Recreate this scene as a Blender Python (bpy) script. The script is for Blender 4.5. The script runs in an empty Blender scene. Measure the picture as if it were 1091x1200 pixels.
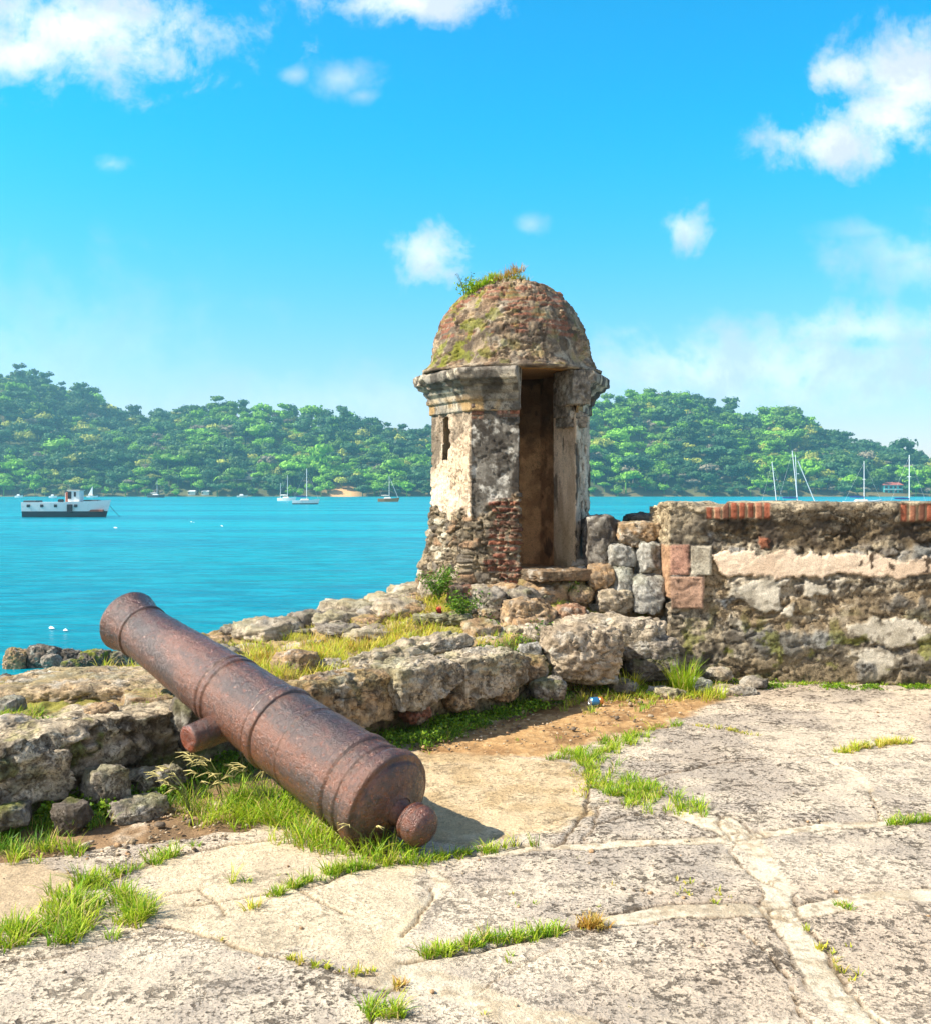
import bpy, math, random
import numpy as np
from mathutils import Vector, Matrix
random.seed(7)
RNG = np.random.default_rng(11)
SC = bpy.context.scene
COL = SC.collection
R = math.radians
FPX, CX, HY, EYE, WATER = 1200.0, 545.5, 575.0, 1.7, -2.35     # camera: focal length, principal point, horizon, eye height

def lin(r, g, b):
    f = lambda c: (c/255/12.92) if c/255 <= .04045 else ((c/255+.055)/1.055)**2.4
    return np.array([f(r), f(g), f(b)])
def G(px, py, z=0.0):                       # point of the level plane z seen in that direction
    d = (EYE-z)*FPX/(py-HY)
    return np.array([(px-CX)/FPX*d, d, z])
def PD(px, py, d):                          # point at distance d in that direction
    return np.array([(px-CX)/FPX*d, d, EYE-(py-HY)/FPX*d])
def ss(a, b, x):
    t = np.clip((np.asarray(x, float)-a)/(b-a), 0, 1)
    return t*t*(3-2*t)
def mix(a, b, t):
    t = np.asarray(t)[..., None]
    return a*(1-t)+b*t

# ------------------------------------------------------------------ noise
def _hash(ix, iy, iz, seed):
    h = (ix.astype(np.uint32)*np.uint32(374761393)) ^ (iy.astype(np.uint32)*np.uint32(668265263)) ^ (iz.astype(np.uint32)*np.uint32(2147483647)) ^ np.uint32((seed*974711+12345) & 0xffffffff)
    h = (h ^ (h >> np.uint32(13)))*np.uint32(1274126177)
    h = (h ^ (h >> np.uint32(16)))*np.uint32(2246822519)
    h = h ^ (h >> np.uint32(13))
    return h.astype(np.float64)/4294967295.0
def vnoise(p, seed=0):
    i = np.floor(p).astype(np.int64); f = p-i; f = f*f*f*(f*(f*6-15)+10)
    out = 0
    for dx in (0, 1):
        wx = f[..., 0] if dx else 1-f[..., 0]
        for dy in (0, 1):
            wy = f[..., 1] if dy else 1-f[..., 1]
            for dz in (0, 1):
                wz = f[..., 2] if dz else 1-f[..., 2]
                out = out+wx*wy*wz*_hash(i[..., 0]+dx, i[..., 1]+dy, i[..., 2]+dz, seed)
    return out
def fbm(p, freq=1.0, octv=4, seed=0, gain=.5):
    p = np.asarray(p, float)*freq; a = 1.0; s = 0; t = 0
    for k in range(octv):
        s = s+a*vnoise(p+k*17.3, seed+k); t += a; a *= gain; p = p*2.03
    return s/t                              # 0..1, about .5
def voro(p, seed=0):
    i = np.floor(p).astype(np.int64)
    F1 = np.full(p.shape[:-1], 9.0); F2 = F1.copy(); ID = np.zeros(p.shape[:-1])
    for dx in (-1, 0, 1):
        for dy in (-1, 0, 1):
            for dz in (-1, 0, 1):
                c = i+np.array([dx, dy, dz])
                a, b, e = c[..., 0], c[..., 1], c[..., 2]
                q = c+np.stack([_hash(a, b, e, seed+1), _hash(a, b, e, seed+2), _hash(a, b, e, seed+3)], -1)
                d = np.linalg.norm(p-q, axis=-1)
                m = d < F1
                F2 = np.where(m, F1, np.minimum(F2, d)); ID = np.where(m, _hash(a, b, e, seed+4), ID); F1 = np.where(m, d, F1)
    return F1, F2, ID
def poly_sd(P, poly):                       # signed distance, positive inside
    P = np.asarray(P, float); poly = np.asarray(poly, float)
    d = np.full(P.shape[:-1], 1e9); ins = np.zeros(P.shape[:-1], bool)
    n = len(poly)
    for k in range(n):
        a = poly[k]; b = poly[(k+1) % n]; ab = b-a
        t = np.clip(((P-a)@ab)/(ab@ab+1e-12), 0, 1)
        d = np.minimum(d, np.linalg.norm(P-(a+t[..., None]*ab), axis=-1))
        c = ((a[1] > P[..., 1]) != (b[1] > P[..., 1]))
        xi = (b[0]-a[0])*(P[..., 1]-a[1])/((b[1]-a[1]) if abs(b[1]-a[1]) > 1e-12 else 1e-12)+a[0]
        ins ^= c & (P[..., 0] < xi)
    return np.where(ins, d, -d)
def line_d(P, pts):                         # distance to an open polyline, and the side (positive on its left)
    P = np.asarray(P, float); pts = np.asarray(pts, float)
    d = np.full(P.shape[:-1], 1e9); side = np.zeros(P.shape[:-1])
    for a, b in zip(pts[:-1], pts[1:]):
        ab = b-a
        t = np.clip(((P-a)@ab)/(ab@ab+1e-12), 0, 1)
        r = P-(a+t[..., None]*ab); q = np.linalg.norm(r, axis=-1)
        m = q < d-1e-9
        d = np.where(m, q, d); side = np.where(m, np.sign(ab[0]*(P[..., 1]-a[1])-ab[1]*(P[..., 0]-a[0])), side)
    return d, side

# ------------------------------------------------------------------ meshes and tags
def tag(o, label=None, cat=None, group=None, kind=None):
    if label: o['label'] = label
    if cat: o['category'] = cat
    if group: o['group'] = group
    if kind: o['kind'] = kind
    return o
def empty(name, loc, label=None, cat=None, group=None):
    o = bpy.data.objects.new(name, None); COL.objects.link(o); o.location = [float(v) for v in loc]
    o.empty_display_size = .1
    return tag(o, label, cat, group)
def mesh_data(name, V, faces, mat, col=None, msk=None, smooth=True):
    V = np.asarray(V, np.float32).reshape(-1, 3)
    if isinstance(faces, np.ndarray): faces = [faces]
    faces = [np.asarray(f, np.int32) for f in faces if len(f)]
    me = bpy.data.meshes.new(name)
    me.vertices.add(len(V)); me.vertices.foreach_set('co', V.ravel())
    lv = np.concatenate([f.ravel() for f in faces]); tot = np.concatenate([np.full(len(f), f.shape[1], np.int32) for f in faces])
    me.loops.add(len(lv)); me.loops.foreach_set('vertex_index', lv)
    me.polygons.add(len(tot)); me.polygons.foreach_set('loop_start', np.concatenate([[0], np.cumsum(tot)[:-1]]).astype(np.int32))
    me.polygons.foreach_set('loop_total', tot)
    me.polygons.foreach_set('use_smooth', np.full(len(tot), bool(smooth)))
    for nm, c in (('Col', col), ('Msk', msk)):
        if c is not None:
            c = np.asarray(c, np.float32).reshape(-1, 3)
            if len(c) == 1: c = np.repeat(c, len(V), 0)
            at = me.color_attributes.new(nm, 'FLOAT_COLOR', 'POINT')
            at.data.foreach_set('color', np.concatenate([c, np.ones((len(c), 1), np.float32)], 1).ravel())
    me.update(calc_edges=True); me.validate()
    if mat: me.materials.append(mat)
    return me
def obj(name, me, parent=None, loc=(0, 0, 0)):
    o = bpy.data.objects.new(name, me); COL.objects.link(o); o.location = [float(v) for v in loc]
    if parent is not None: o.parent = parent
    return o
def build(name, V, faces, mat, col=None, msk=None, parent=None, loc=(0, 0, 0), smooth=True):
    return obj(name, mesh_data(name, V, faces, mat, col, msk, smooth), parent, loc)
def gridf(nu, nv, cu=False, cv=False):
    iu = np.arange(nu if cu else nu-1); iv = np.arange(nv if cv else nv-1)
    a, b = np.meshgrid(iu, iv, indexing='ij'); a2 = (a+1) % nu; b2 = (b+1) % nv
    return np.stack([a*nv+b, a2*nv+b, a2*nv+b2, a*nv+b2], -1).reshape(-1, 4)
class MB:                                   # collects simple solids into one mesh
    def __init__(s): s.V = []; s.F4 = []; s.F3 = []; s.n = 0
    def add(s, V, F):
        V = np.asarray(V, float)
        for f in F:
            f = [i+s.n for i in f]
            if len(f) == 3: s.F3.append(f)
            elif len(f) == 4: s.F4.append(f)
            else:
                for k in range(1, len(f)-1): s.F3.append([f[0], f[k], f[k+1]])
        s.V.append(V); s.n += len(V)
        return s
    def box(s, c, d, bev=0.0, rz=0.0, taper=1.0):
        c = np.array(c, float); h = np.array(d, float)/2
        V = []; 
        b = min(bev, h.min()*.9)
        if b <= 0:
            V = [[x*h[0]*(taper if z > 0 else 1), y*h[1]*(taper if z > 0 else 1), z*h[2]] for z in (-1, 1) for x, y in ((-1, -1), (1, -1), (1, 1), (-1, 1))]
            F = [[3, 2, 1, 0], [4, 5, 6, 7]]+[[k, (k+1) % 4, 4+(k+1) % 4, 4+k] for k in range(4)]
        else:
            rings = [(-h[2], b), (-h[2]+b, 0), (h[2]-b, 0), (h[2], b)]
            for z, i in rings:
                x0, y0 = h[0], h[1]; j = b+i if i == 0 else b+i*.99
                tp = taper if z > 0 else 1
                for x, y in ((x0-i, y0-j), (x0-j, y0-i), (-x0+j, y0-i), (-x0+i, y0-j), (-x0+i, -y0+j), (-x0+j, -y0+i), (x0-j, -y0+i), (x0-i, -y0+j)):
                    V.append([x*tp, y*tp, z])
            F = [[7, 6, 5, 4, 3, 2, 1, 0], list(range(24, 32))]
            for r in range(3):
                for k in range(8): F.append([r*8+k, r*8+(k+1) % 8, r*8+8+(k+1) % 8, r*8+8+k])
        V = np.array(V); cs, sn = math.cos(rz), math.sin(rz)
        V = np.stack([V[:, 0]*cs-V[:, 1]*sn, V[:, 0]*sn+V[:, 1]*cs, V[:, 2]], -1)+c
        return s.add(V, F)
    def tube(s, pts, rad, n=8):
        pts = np.array(pts, float); m = len(pts); rad = np.broadcast_to(np.array(rad, float), (m,))
        V = []
        for k in range(m):
            t = pts[min(k+1, m-1)]-pts[max(k-1, 0)]; t = t/np.linalg.norm(t)
            a = np.cross(t, [0, 0, 1] if abs(t[2]) < .9 else [1, 0, 0]); a /= np.linalg.norm(a); b = np.cross(t, a)
            for j in range(n):
                w = 2*math.pi*j/n; V.append(pts[k]+rad[k]*(a*math.cos(w)+b*math.sin(w)))
        F = [[k*n+j, k*n+(j+1) % n, (k+1)*n+(j+1) % n, (k+1)*n+j] for k in range(m-1) for j in range(n)]
        F += [list(range(n))[::-1], list(range((m-1)*n, m*n))]
        return s.add(V, F)
    def build(s, name, mat, parent=None, loc=(0, 0, 0), smooth=False, col=None):
        return build(name, np.concatenate(s.V), [np.array(s.F4, int).reshape(-1, 4), np.array(s.F3, int).reshape(-1, 3)], mat, parent=parent, loc=loc, smooth=smooth, col=col)

# ------------------------------------------------------------------ materials
def nodes(name):
    m = bpy.data.materials.new(name); m.use_nodes = True
    nt = m.node_tree; nt.nodes.clear()
    out = nt.nodes.new('ShaderNodeOutputMaterial'); bs = nt.nodes.new('ShaderNodeBsdfPrincipled')
    nt.links.new(bs.outputs[0], out.inputs[0])
    return m, nt, bs, out
def N(nt, t, **kw):
    n = nt.nodes.new(t)
    for k, v in kw.items():
        if k.startswith('i_'):
            key = k[2:]; key = int(key) if key.isdigit() else key.replace('_', ' ')
            if hasattr(v, 'is_output') or isinstance(v, bpy.types.NodeSocket): nt.links.new(v, n.inputs[key])
            else: n.inputs[key].default_value = v
        else: setattr(n, k, v)
    return n
def M2(nt, op, a, b=None, c=None, clamp=False):
    n = nt.nodes.new('ShaderNodeMath'); n.operation = op; n.use_clamp = clamp
    for k, v in enumerate((a, b, c)):
        if v is None: continue
        if isinstance(v, bpy.types.NodeSocket): nt.links.new(v, n.inputs[k])
        else: n.inputs[k].default_value = v
    return n.outputs[0]
def MR(nt, v, a, b, c=0.0, d=1.0, smooth=True):
    n = nt.nodes.new('ShaderNodeMapRange'); n.interpolation_type = 'SMOOTHSTEP' if smooth else 'LINEAR'
    nt.links.new(v, n.inputs[0])
    for k, x in zip((1, 2, 3, 4), (a, b, c, d)): n.inputs[k].default_value = x
    return n.outputs[0]
def MIX(nt, f, a, b, mode='MIX'):
    n = nt.nodes.new('ShaderNodeMix'); n.data_type = 'RGBA'; n.blend_type = mode
    for s, v in ((n.inputs[0], f), (n.inputs[6], a), (n.inputs[7], b)):
        if isinstance(v, bpy.types.NodeSocket): nt.links.new(v, s)
        else: s.default_value = v if isinstance(v, float) else (*v, 1.0) if len(v) == 3 else v
    return n.outputs[2]

def stone_mat(name, fine=1.0, rough=.9):
    """stone, mortar and soil: the colour of each spot comes from the mesh, pits and grain from noise"""
    m, nt, bs, out = nodes(name)
    co = N(nt, 'ShaderNodeTexCoord').outputs['Object']
    col = N(nt, 'ShaderNodeAttribute', attribute_name='Col').outputs['Color']
    msk = N(nt, 'ShaderNodeSeparateColor', i_0=N(nt, 'ShaderNodeAttribute', attribute_name='Msk').outputs['Color'])
    n1 = N(nt, 'ShaderNodeTexNoise', i_Vector=co, i_Scale=90.0*fine, i_Detail=4.0, i_Roughness=.7).outputs[0]
    n2 = N(nt, 'ShaderNodeTexNoise', i_Vector=co, i_Scale=24.0*fine, i_Detail=6.0, i_Roughness=.68).outputs[0]
    n3 = N(nt, 'ShaderNodeTexNoise', i_Vector=co, i_Scale=2.3, i_Detail=3.0, i_Roughness=.6).outputs[0]
    pm = N(nt, 'ShaderNodeTexNoise', i_Vector=co, i_Scale=5.0, i_Detail=2.0).outputs[0]
    var = M2(nt, 'MULTIPLY', MR(nt, n1, .25, .75, .60, 1.36, False), MR(nt, n3, .3, .7, .86, 1.12, False))
    c1 = MIX(nt, 1.0, col, N(nt, 'ShaderNodeCombineColor', i_0=var, i_1=var, i_2=var).outputs[0], 'MULTIPLY')
    thr = M2(nt, 'ADD', n2, M2(nt, 'MULTIPLY', M2(nt, 'SUBTRACT', pm, .5), .35))
    pit = M2(nt, 'MULTIPLY', MR(nt, thr, .555, .64), msk.outputs[0], clamp=True)
    n4 = N(nt, 'ShaderNodeTexNoise', i_Vector=co, i_Scale=62.0*fine, i_Detail=5.0, i_Roughness=.7).outputs[0]
    pit2 = M2(nt, 'MULTIPLY', MR(nt, M2(nt, 'ADD', n4, M2(nt, 'MULTIPLY', M2(nt, 'SUBTRACT', n3, .5), .25)), .56, .64), msk.outputs[0], clamp=True)
    n5 = N(nt, 'ShaderNodeTexNoise', i_Vector=co, i_Scale=6.0, i_Detail=6.0, i_Roughness=.62).outputs[0]
    crk = M2(nt, 'MULTIPLY', MR(nt, M2(nt, 'ABSOLUTE', M2(nt, 'SUBTRACT', n5, .5)), .0, .012, 1.0, 0.0), M2(nt, 'MULTIPLY', msk.outputs[1], MR(nt, pm, .42, .6)), clamp=True)
    c1 = MIX(nt, M2(nt, 'MULTIPLY', pit2, .75), c1, tuple(lin(96, 82, 64)))
    c2 = MIX(nt, M2(nt, 'MULTIPLY', M2(nt, 'MAXIMUM', pit, crk), .80), c1, tuple(lin(74, 62, 48)))
    nt.links.new(c2, bs.inputs['Base Color'])
    bs.inputs['Roughness'].default_value = rough; bs.inputs['Specular IOR Level'].default_value = .22
    h = M2(nt, 'SUBTRACT', M2(nt, 'ADD', M2(nt, 'MULTIPLY', n1, .35), M2(nt, 'MULTIPLY', n2, .6)), M2(nt, 'ADD', M2(nt, 'MULTIPLY', pit, .55), M2(nt, 'ADD', M2(nt, 'MULTIPLY', pit2, .3), M2(nt, 'MULTIPLY', crk, .6))))
    bp = N(nt, 'ShaderNodeBump', i_Height=h, i_Strength=1.0, i_Distance=.022)
    nt.links.new(bp.outputs[0], bs.inputs['Normal'])
    return m
def leaf_mat(name, rough=.55, trans=.35, use_obj=False):
    m, nt, bs, out = nodes(name)
    col = N(nt, 'ShaderNodeAttribute', attribute_name='Col').outputs['Color']
    if use_obj: col = MIX(nt, 1.0, col, N(nt, 'ShaderNodeObjectInfo').outputs['Color'], 'MULTIPLY')
    nt.links.new(col, bs.inputs['Base Color']); bs.inputs['Roughness'].default_value = rough
    bs.inputs['Specular IOR Level'].default_value = .25
    if trans:
        tr = N(nt, 'ShaderNodeBsdfTranslucent', i_Color=col); mx = N(nt, 'ShaderNodeMixShader', i_0=trans)
        nt.links.new(bs.outputs[0], mx.inputs[1]); nt.links.new(tr.outputs[0], mx.inputs[2]); nt.links.new(mx.outputs[0], out.inputs[0])
    return m
def paint_mat(name, c, rough=.5, wear=.25, metal=0.0):
    m, nt, bs, out = nodes(name)
    co = N(nt, 'ShaderNodeTexCoord').outputs['Object']
    n = N(nt, 'ShaderNodeTexNoise', i_Vector=co, i_Scale=1.7, i_Detail=6.0, i_Roughness=.7).outputs[0]
    cc = MIX(nt, MR(nt, n, .5, .75, 0.0, wear), tuple(c), tuple(np.array(c)*.45+np.array([.03, .015, .005])))
    nt.links.new(cc, bs.inputs['Base Color']); bs.inputs['Roughness'].default_value = rough; bs.inputs['Metallic'].default_value = metal
    return m
STONE = stone_mat('weathered_stone'); PAVE = stone_mat('coral_paving', 1.0, .92)
GRASS = leaf_mat('grass_blade', .5, .35); LEAF = leaf_mat('leaf', .5, .3)
TREE = leaf_mat('tree_foliage', .6, .22, True)
# ------------------------------------------------------------------ camera
cam = bpy.data.cameras.new('camera'); cam_o = bpy.data.objects.new('camera', cam); COL.objects.link(cam_o)
cam_o.location = (0, 0, EYE); cam_o.rotation_euler = (R(90), 0, 0)
cam.sensor_fit = 'HORIZONTAL'; cam.sensor_width = 36; cam.lens = 36*FPX/1091
cam.shift_x = 0; cam.shift_y = (HY-600)/1200*1200/1200      # set below in units of the longer side
cam.shift_y = -(600-HY)/1091
cam.clip_start = .05; cam.clip_end = 20000
SC.camera = cam_o
SC.view_settings.view_transform = 'Standard'; SC.view_settings.look = 'None'; SC.view_settings.gamma = 1
SC.view_settings.exposure = .95; HAZE = .00022
SC.cycles.max_bounces = 6; SC.cycles.transparent_max_bounces = 8; SC.cycles.use_denoising = True
# ------------------------------------------------------------------ sun and sky
EL, AZ = R(43), R(12)                        # the sun stands to the left, a little behind the viewer
sdir = Vector((-math.cos(EL)*math.cos(AZ), -math.cos(EL)*math.sin(AZ), math.sin(EL)))
sl = bpy.data.lights.new('sun', 'SUN'); sl.energy = 4.8; sl.angle = R(.5); sl.color = (1, .93, .80)
so = bpy.data.objects.new('sun', sl); COL.objects.link(so); so.rotation_euler = sdir.to_track_quat('Z', 'Y').to_euler(); so.location = (-20, -5, 30)
W = bpy.data.worlds.new('World'); SC.world = W; W.use_nodes = True
nt = W.node_tree; nt.nodes.clear()
sky = nt.nodes.new('ShaderNodeTexSky'); sky.sky_type = 'NISHITA'; sky.sun_disc = False
sky.sun_elevation = EL; sky.sun_rotation = math.atan2(sdir.x, sdir.y); sky.air_density = 1.0; sky.dust_density = .6; sky.ozone_density = 2.0
gen = N(nt, 'ShaderNodeTexCoord').outputs['Generated']
sp = N(nt, 'ShaderNodeSeparateXYZ', i_0=gen)
yy = M2(nt, 'MAXIMUM', sp.outputs[1], .02)
u = M2(nt, 'DIVIDE', sp.outputs[0], yy); v = M2(nt, 'DIVIDE', sp.outputs[2], yy)
uv = N(nt, 'ShaderNodeCombineXYZ', i_0=u, i_1=v).outputs[0]
hs = N(nt, 'ShaderNodeHueSaturation', i_Hue=.492, i_Saturation=1.30, i_Value=1.34, i_Color=sky.outputs[0]).outputs[0]
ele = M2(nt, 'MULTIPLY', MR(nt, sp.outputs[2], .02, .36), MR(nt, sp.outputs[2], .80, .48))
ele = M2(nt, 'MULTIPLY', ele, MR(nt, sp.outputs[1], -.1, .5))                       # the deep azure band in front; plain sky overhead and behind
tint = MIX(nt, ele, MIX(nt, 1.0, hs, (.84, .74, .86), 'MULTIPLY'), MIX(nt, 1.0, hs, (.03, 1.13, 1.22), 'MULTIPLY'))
wr = N(nt, 'ShaderNodeTexNoise', i_Vector=uv, i_Scale=11.0, i_Detail=8.0, i_Roughness=.66, i_Distortion=.35)
wc = N(nt, 'ShaderNodeTexNoise', i_Vector=uv, i_Scale=30.0, i_Detail=5.0, i_Roughness=.6).outputs[0]
clouds = [  # centre and radii of each cloud patch in degrees-like tangents, strength, softness
    (85, 35, 235, 82, 1.0), (20, 60, 150, 50, .9), (480, 2, 120, 36, .95), (398, 92, 52, 26, .5), (346, 88, 30, 16, .42), (425, 112, 26, 14, .4), (504, 298, 62, 44, .75), (803, 268, 40, 28, .7),
    (1065, 100, 105, 86, 1.0), (985, 165, 110, 46, .95), (1040, 140, 110, 62, 1.0), (985, 85, 62, 34, .8), (1075, 310, 110, 46, .5), (1010, 385, 170, 34, .6), (900, 432, 360, 66, .62), (1060, 300, 120, 50, .5), (622, 262, 26, 16, .4),
    (130, 192, 34, 15, .35), (560, 470, 620, 52, .40), (60, 420, 300, 150, .22), (1010, 270, 70, 20, .3), (840, 395, 110, 24, .3)]
dens = None
for px, py, rx, ry, st in clouds:
    cx, cy = (px-CX)/FPX, (HY-py)/FPX
    a = M2(nt, 'MULTIPLY', M2(nt, 'SUBTRACT', u, cx), FPX/rx); b = M2(nt, 'MULTIPLY', M2(nt, 'SUBTRACT', v, cy), FPX/ry)
    r = M2(nt, 'SQRT', M2(nt, 'ADD', M2(nt, 'MULTIPLY', a, a), M2(nt, 'MULTIPLY', b, b)))
    k = (2.9 if rx > 100 else 3.6) if st > .5 else 2.8
    q = M2(nt, 'ADD', r, M2(nt, 'MULTIPLY', M2(nt, 'SUBTRACT', wr.outputs[0], .5), k))
    q = M2(nt, 'ADD', q, M2(nt, 'MULTIPLY', M2(nt, 'SUBTRACT', wc, .5), 1.1))
    m = MR(nt, q, 1.0, -.05 if st > .5 else -.4, 0.0, min(1.0, st*1.12))
    dens = m if dens is None else M2(nt, 'MAXIMUM', dens, m)
dens = M2(nt, 'MULTIPLY', dens, M2(nt, 'GREATER_THAN', sp.outputs[1], .03))
cl = MIX(nt, MR(nt, wr.outputs[0], .38, .62), (4.6, 5.2, 6.0), (8.2, 8.2, 8.3))
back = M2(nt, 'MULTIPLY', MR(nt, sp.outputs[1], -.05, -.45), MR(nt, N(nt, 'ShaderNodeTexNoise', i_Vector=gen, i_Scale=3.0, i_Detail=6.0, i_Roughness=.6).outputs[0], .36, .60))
skyc = MIX(nt, M2(nt, 'MULTIPLY', back, .85), MIX(nt, dens, tint, cl), (7.0, 7.0, 7.0))     # unseen white cloud added behind the viewer as neutral fill light
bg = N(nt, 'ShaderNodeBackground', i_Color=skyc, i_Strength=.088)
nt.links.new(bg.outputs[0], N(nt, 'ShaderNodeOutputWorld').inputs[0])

# ------------------------------------------------------------------ ground: terrace, rampart bank and the drop to the sea, one sheet
Fl = np.array([(-9, -.6), (-3.6, 4.0), (-2.3, 5.0), (-1.55, 6.15), (-.5, 6.95), (.1, 7.5), (.72, 8.3), (1.25, 8.8), (1.85, 9.27), (4.03, 8.87), (14, 7.0)])
Ol = np.array([(-14, 1.5), (-5, 4.9), (-3.05, 6.3), (-3.2, 7.3), (-2.65, 7.55), (-2.25, 7.65), (-2.3, 8.9), (-1.6, 9.6), (-1.0, 10.2), (-.65, 10.6), (-.6, 11.3), (.4, 12.0), (1.4, 11.6), (1.9, 11.0), (3.2, 10.6), (14, 7.4)])
TC = np.array([(-3.3, 5.3, .36), (-2.6, 7.2, .38), (-1.8, 7, .36), (-1.2, 8.5, .40), (-.5, 8, .37), (0, 8.3, .38), (-1.3, 9.5, .48), (-.5, 10, .62), (.2, 9.7, .74), (.8, 9.6, .76), (1.3, 9.6, .6), (1.7, 9.9, .66), (3, 10, .4), (.9, 9.0, .40), (.3, 8.8, .46), (1.5, 9.2, .42)])
def height(P, parts=False):
    P = np.asarray(P, float)[..., :2]; P3 = np.concatenate([P, np.zeros(P.shape[:-1]+(1,))], -1)
    a, s = line_d(P, Fl); dF = a*s
    b, t = line_d(P, Ol); dO = b*t
    w = 1/(((P[..., None, :]-TC[:, :2])**2).sum(-1)+.02)**1.6
    T = (w*TC[:, 2]).sum(-1)/w.sum(-1)
    n = fbm(P3, 2.2, 4, 3)-.5; n2 = fbm(P3, 9, 3, 4)-.5
    up = ss(.10, .42, dF+.10*n)
    z = up*(T+.10*n+.03*n2)+(1-up)*(.022*n+.008*n2)
    dr = ss(.0, 2.2, dO+.5*n)
    z = z*(1-dr)-4.2*dr+.5*n*dr*(1-dr)
    return (z, dF, dO, up) if parts else z
JL = [  # joints in the paving: pixels of the photograph laid on the terrace plane, width in metres, kind
    ([(858, 962), (870, 978), (890, 1002), (905, 1037), (918, 1072), (945, 1120), (985, 1168), (1022, 1205), (1060, 1260)], .125, 'c'),
    ([(925, 1073), (980, 1060), (1040, 1053), (1130, 1046)], .115, 'c'),
    ([(920, 1070), (860, 1066), (780, 1072), (705, 1082)], .10, 'c'),
    ([(870, 978), (800, 986), (700, 991), (630, 993), (545, 1000)], .09, 'c'),
    ([(800, 950), (830, 962), (870, 978)], .20, 'c'),
    ([(866, 980), (930, 971), (1030, 967), (1075, 961)], .09, 'c'),
    ([(440, 1142), (480, 1148), (540, 1163), (610, 1188), (690, 1215)], .16, 'c'),
    ([(470, 1128), (500, 1150)], .16, 'c'),
    ([(490, 1012), (520, 1032), (500, 1062), (462, 1096), (450, 1112)], .06, 'c'),
    ([(505, 1040), (508, 1058), (470, 1095)], .012, 'k'),
    ([(180, 1082), (240, 1094), (310, 1120), (400, 1140), (440, 1142)], .014, 'k'),
    ([(970, 886), (900, 888), (820, 898), (758, 914)], .016, 'k'),
    ([(965, 886), (1000, 905), (1015, 925)], .06, 'c'),
    ([(705, 1083), (620, 1102), (510, 1122), (470, 1128)], .02, 'k'),
    ([(620, 992), (530, 1003), (420, 1018), (350, 1042), (280, 1055), (215, 1062)], .018, 'k'),
    ([(110, 1040), (165, 1015), (230, 995), (330, 985)], .02, 'k'),
    ([(680, 872), (690, 900), (690, 940), (660, 985), (650, 992)], .02, 'k'),
    ([(0, 1105), (80, 1085), (190, 1050), (240, 1040)], .02, 'k'),
    ([(985, 880), (1040, 872), (1100, 868)], .03, 'k'),
    ([(800, 848), (860, 856), (890, 862)], .012, 'k'),
    ([(760, 925), (700, 945), (690, 985)], .014, 'k'), ([(700, 945), (640, 965), (690, 970), (740, 955), (790, 962)], .012, 'k'),
    ([(870, 978), (850, 1000), (905, 1040)], .01, 'k'), ([(945, 1090), (990, 1150), (1040, 1215)], .012, 'k'),
    ([(860, 1085), (930, 1150), (950, 1210)], .010, 'k'), ([(330, 1035), (380, 1060), (420, 1075)], .012, 'k'), ([(480, 1148), (440, 1175), (430, 1220)], .014, 'k'), ([(555, 1165), (620, 1130), (705, 1086)], .006, 'k'), ([(0, 1128), (60, 1122), (140, 1100), (185, 1082)], .012, 'k'), ([(1075, 961), (1120, 955)], .08, 'c'), ([(1015, 925), (1030, 968)], .008, 'k'), ([(720, 885), (800, 893), (870, 888)], .008, 'k'), ([(235, 1040), (265, 1075)], .01, 'k')]
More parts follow.
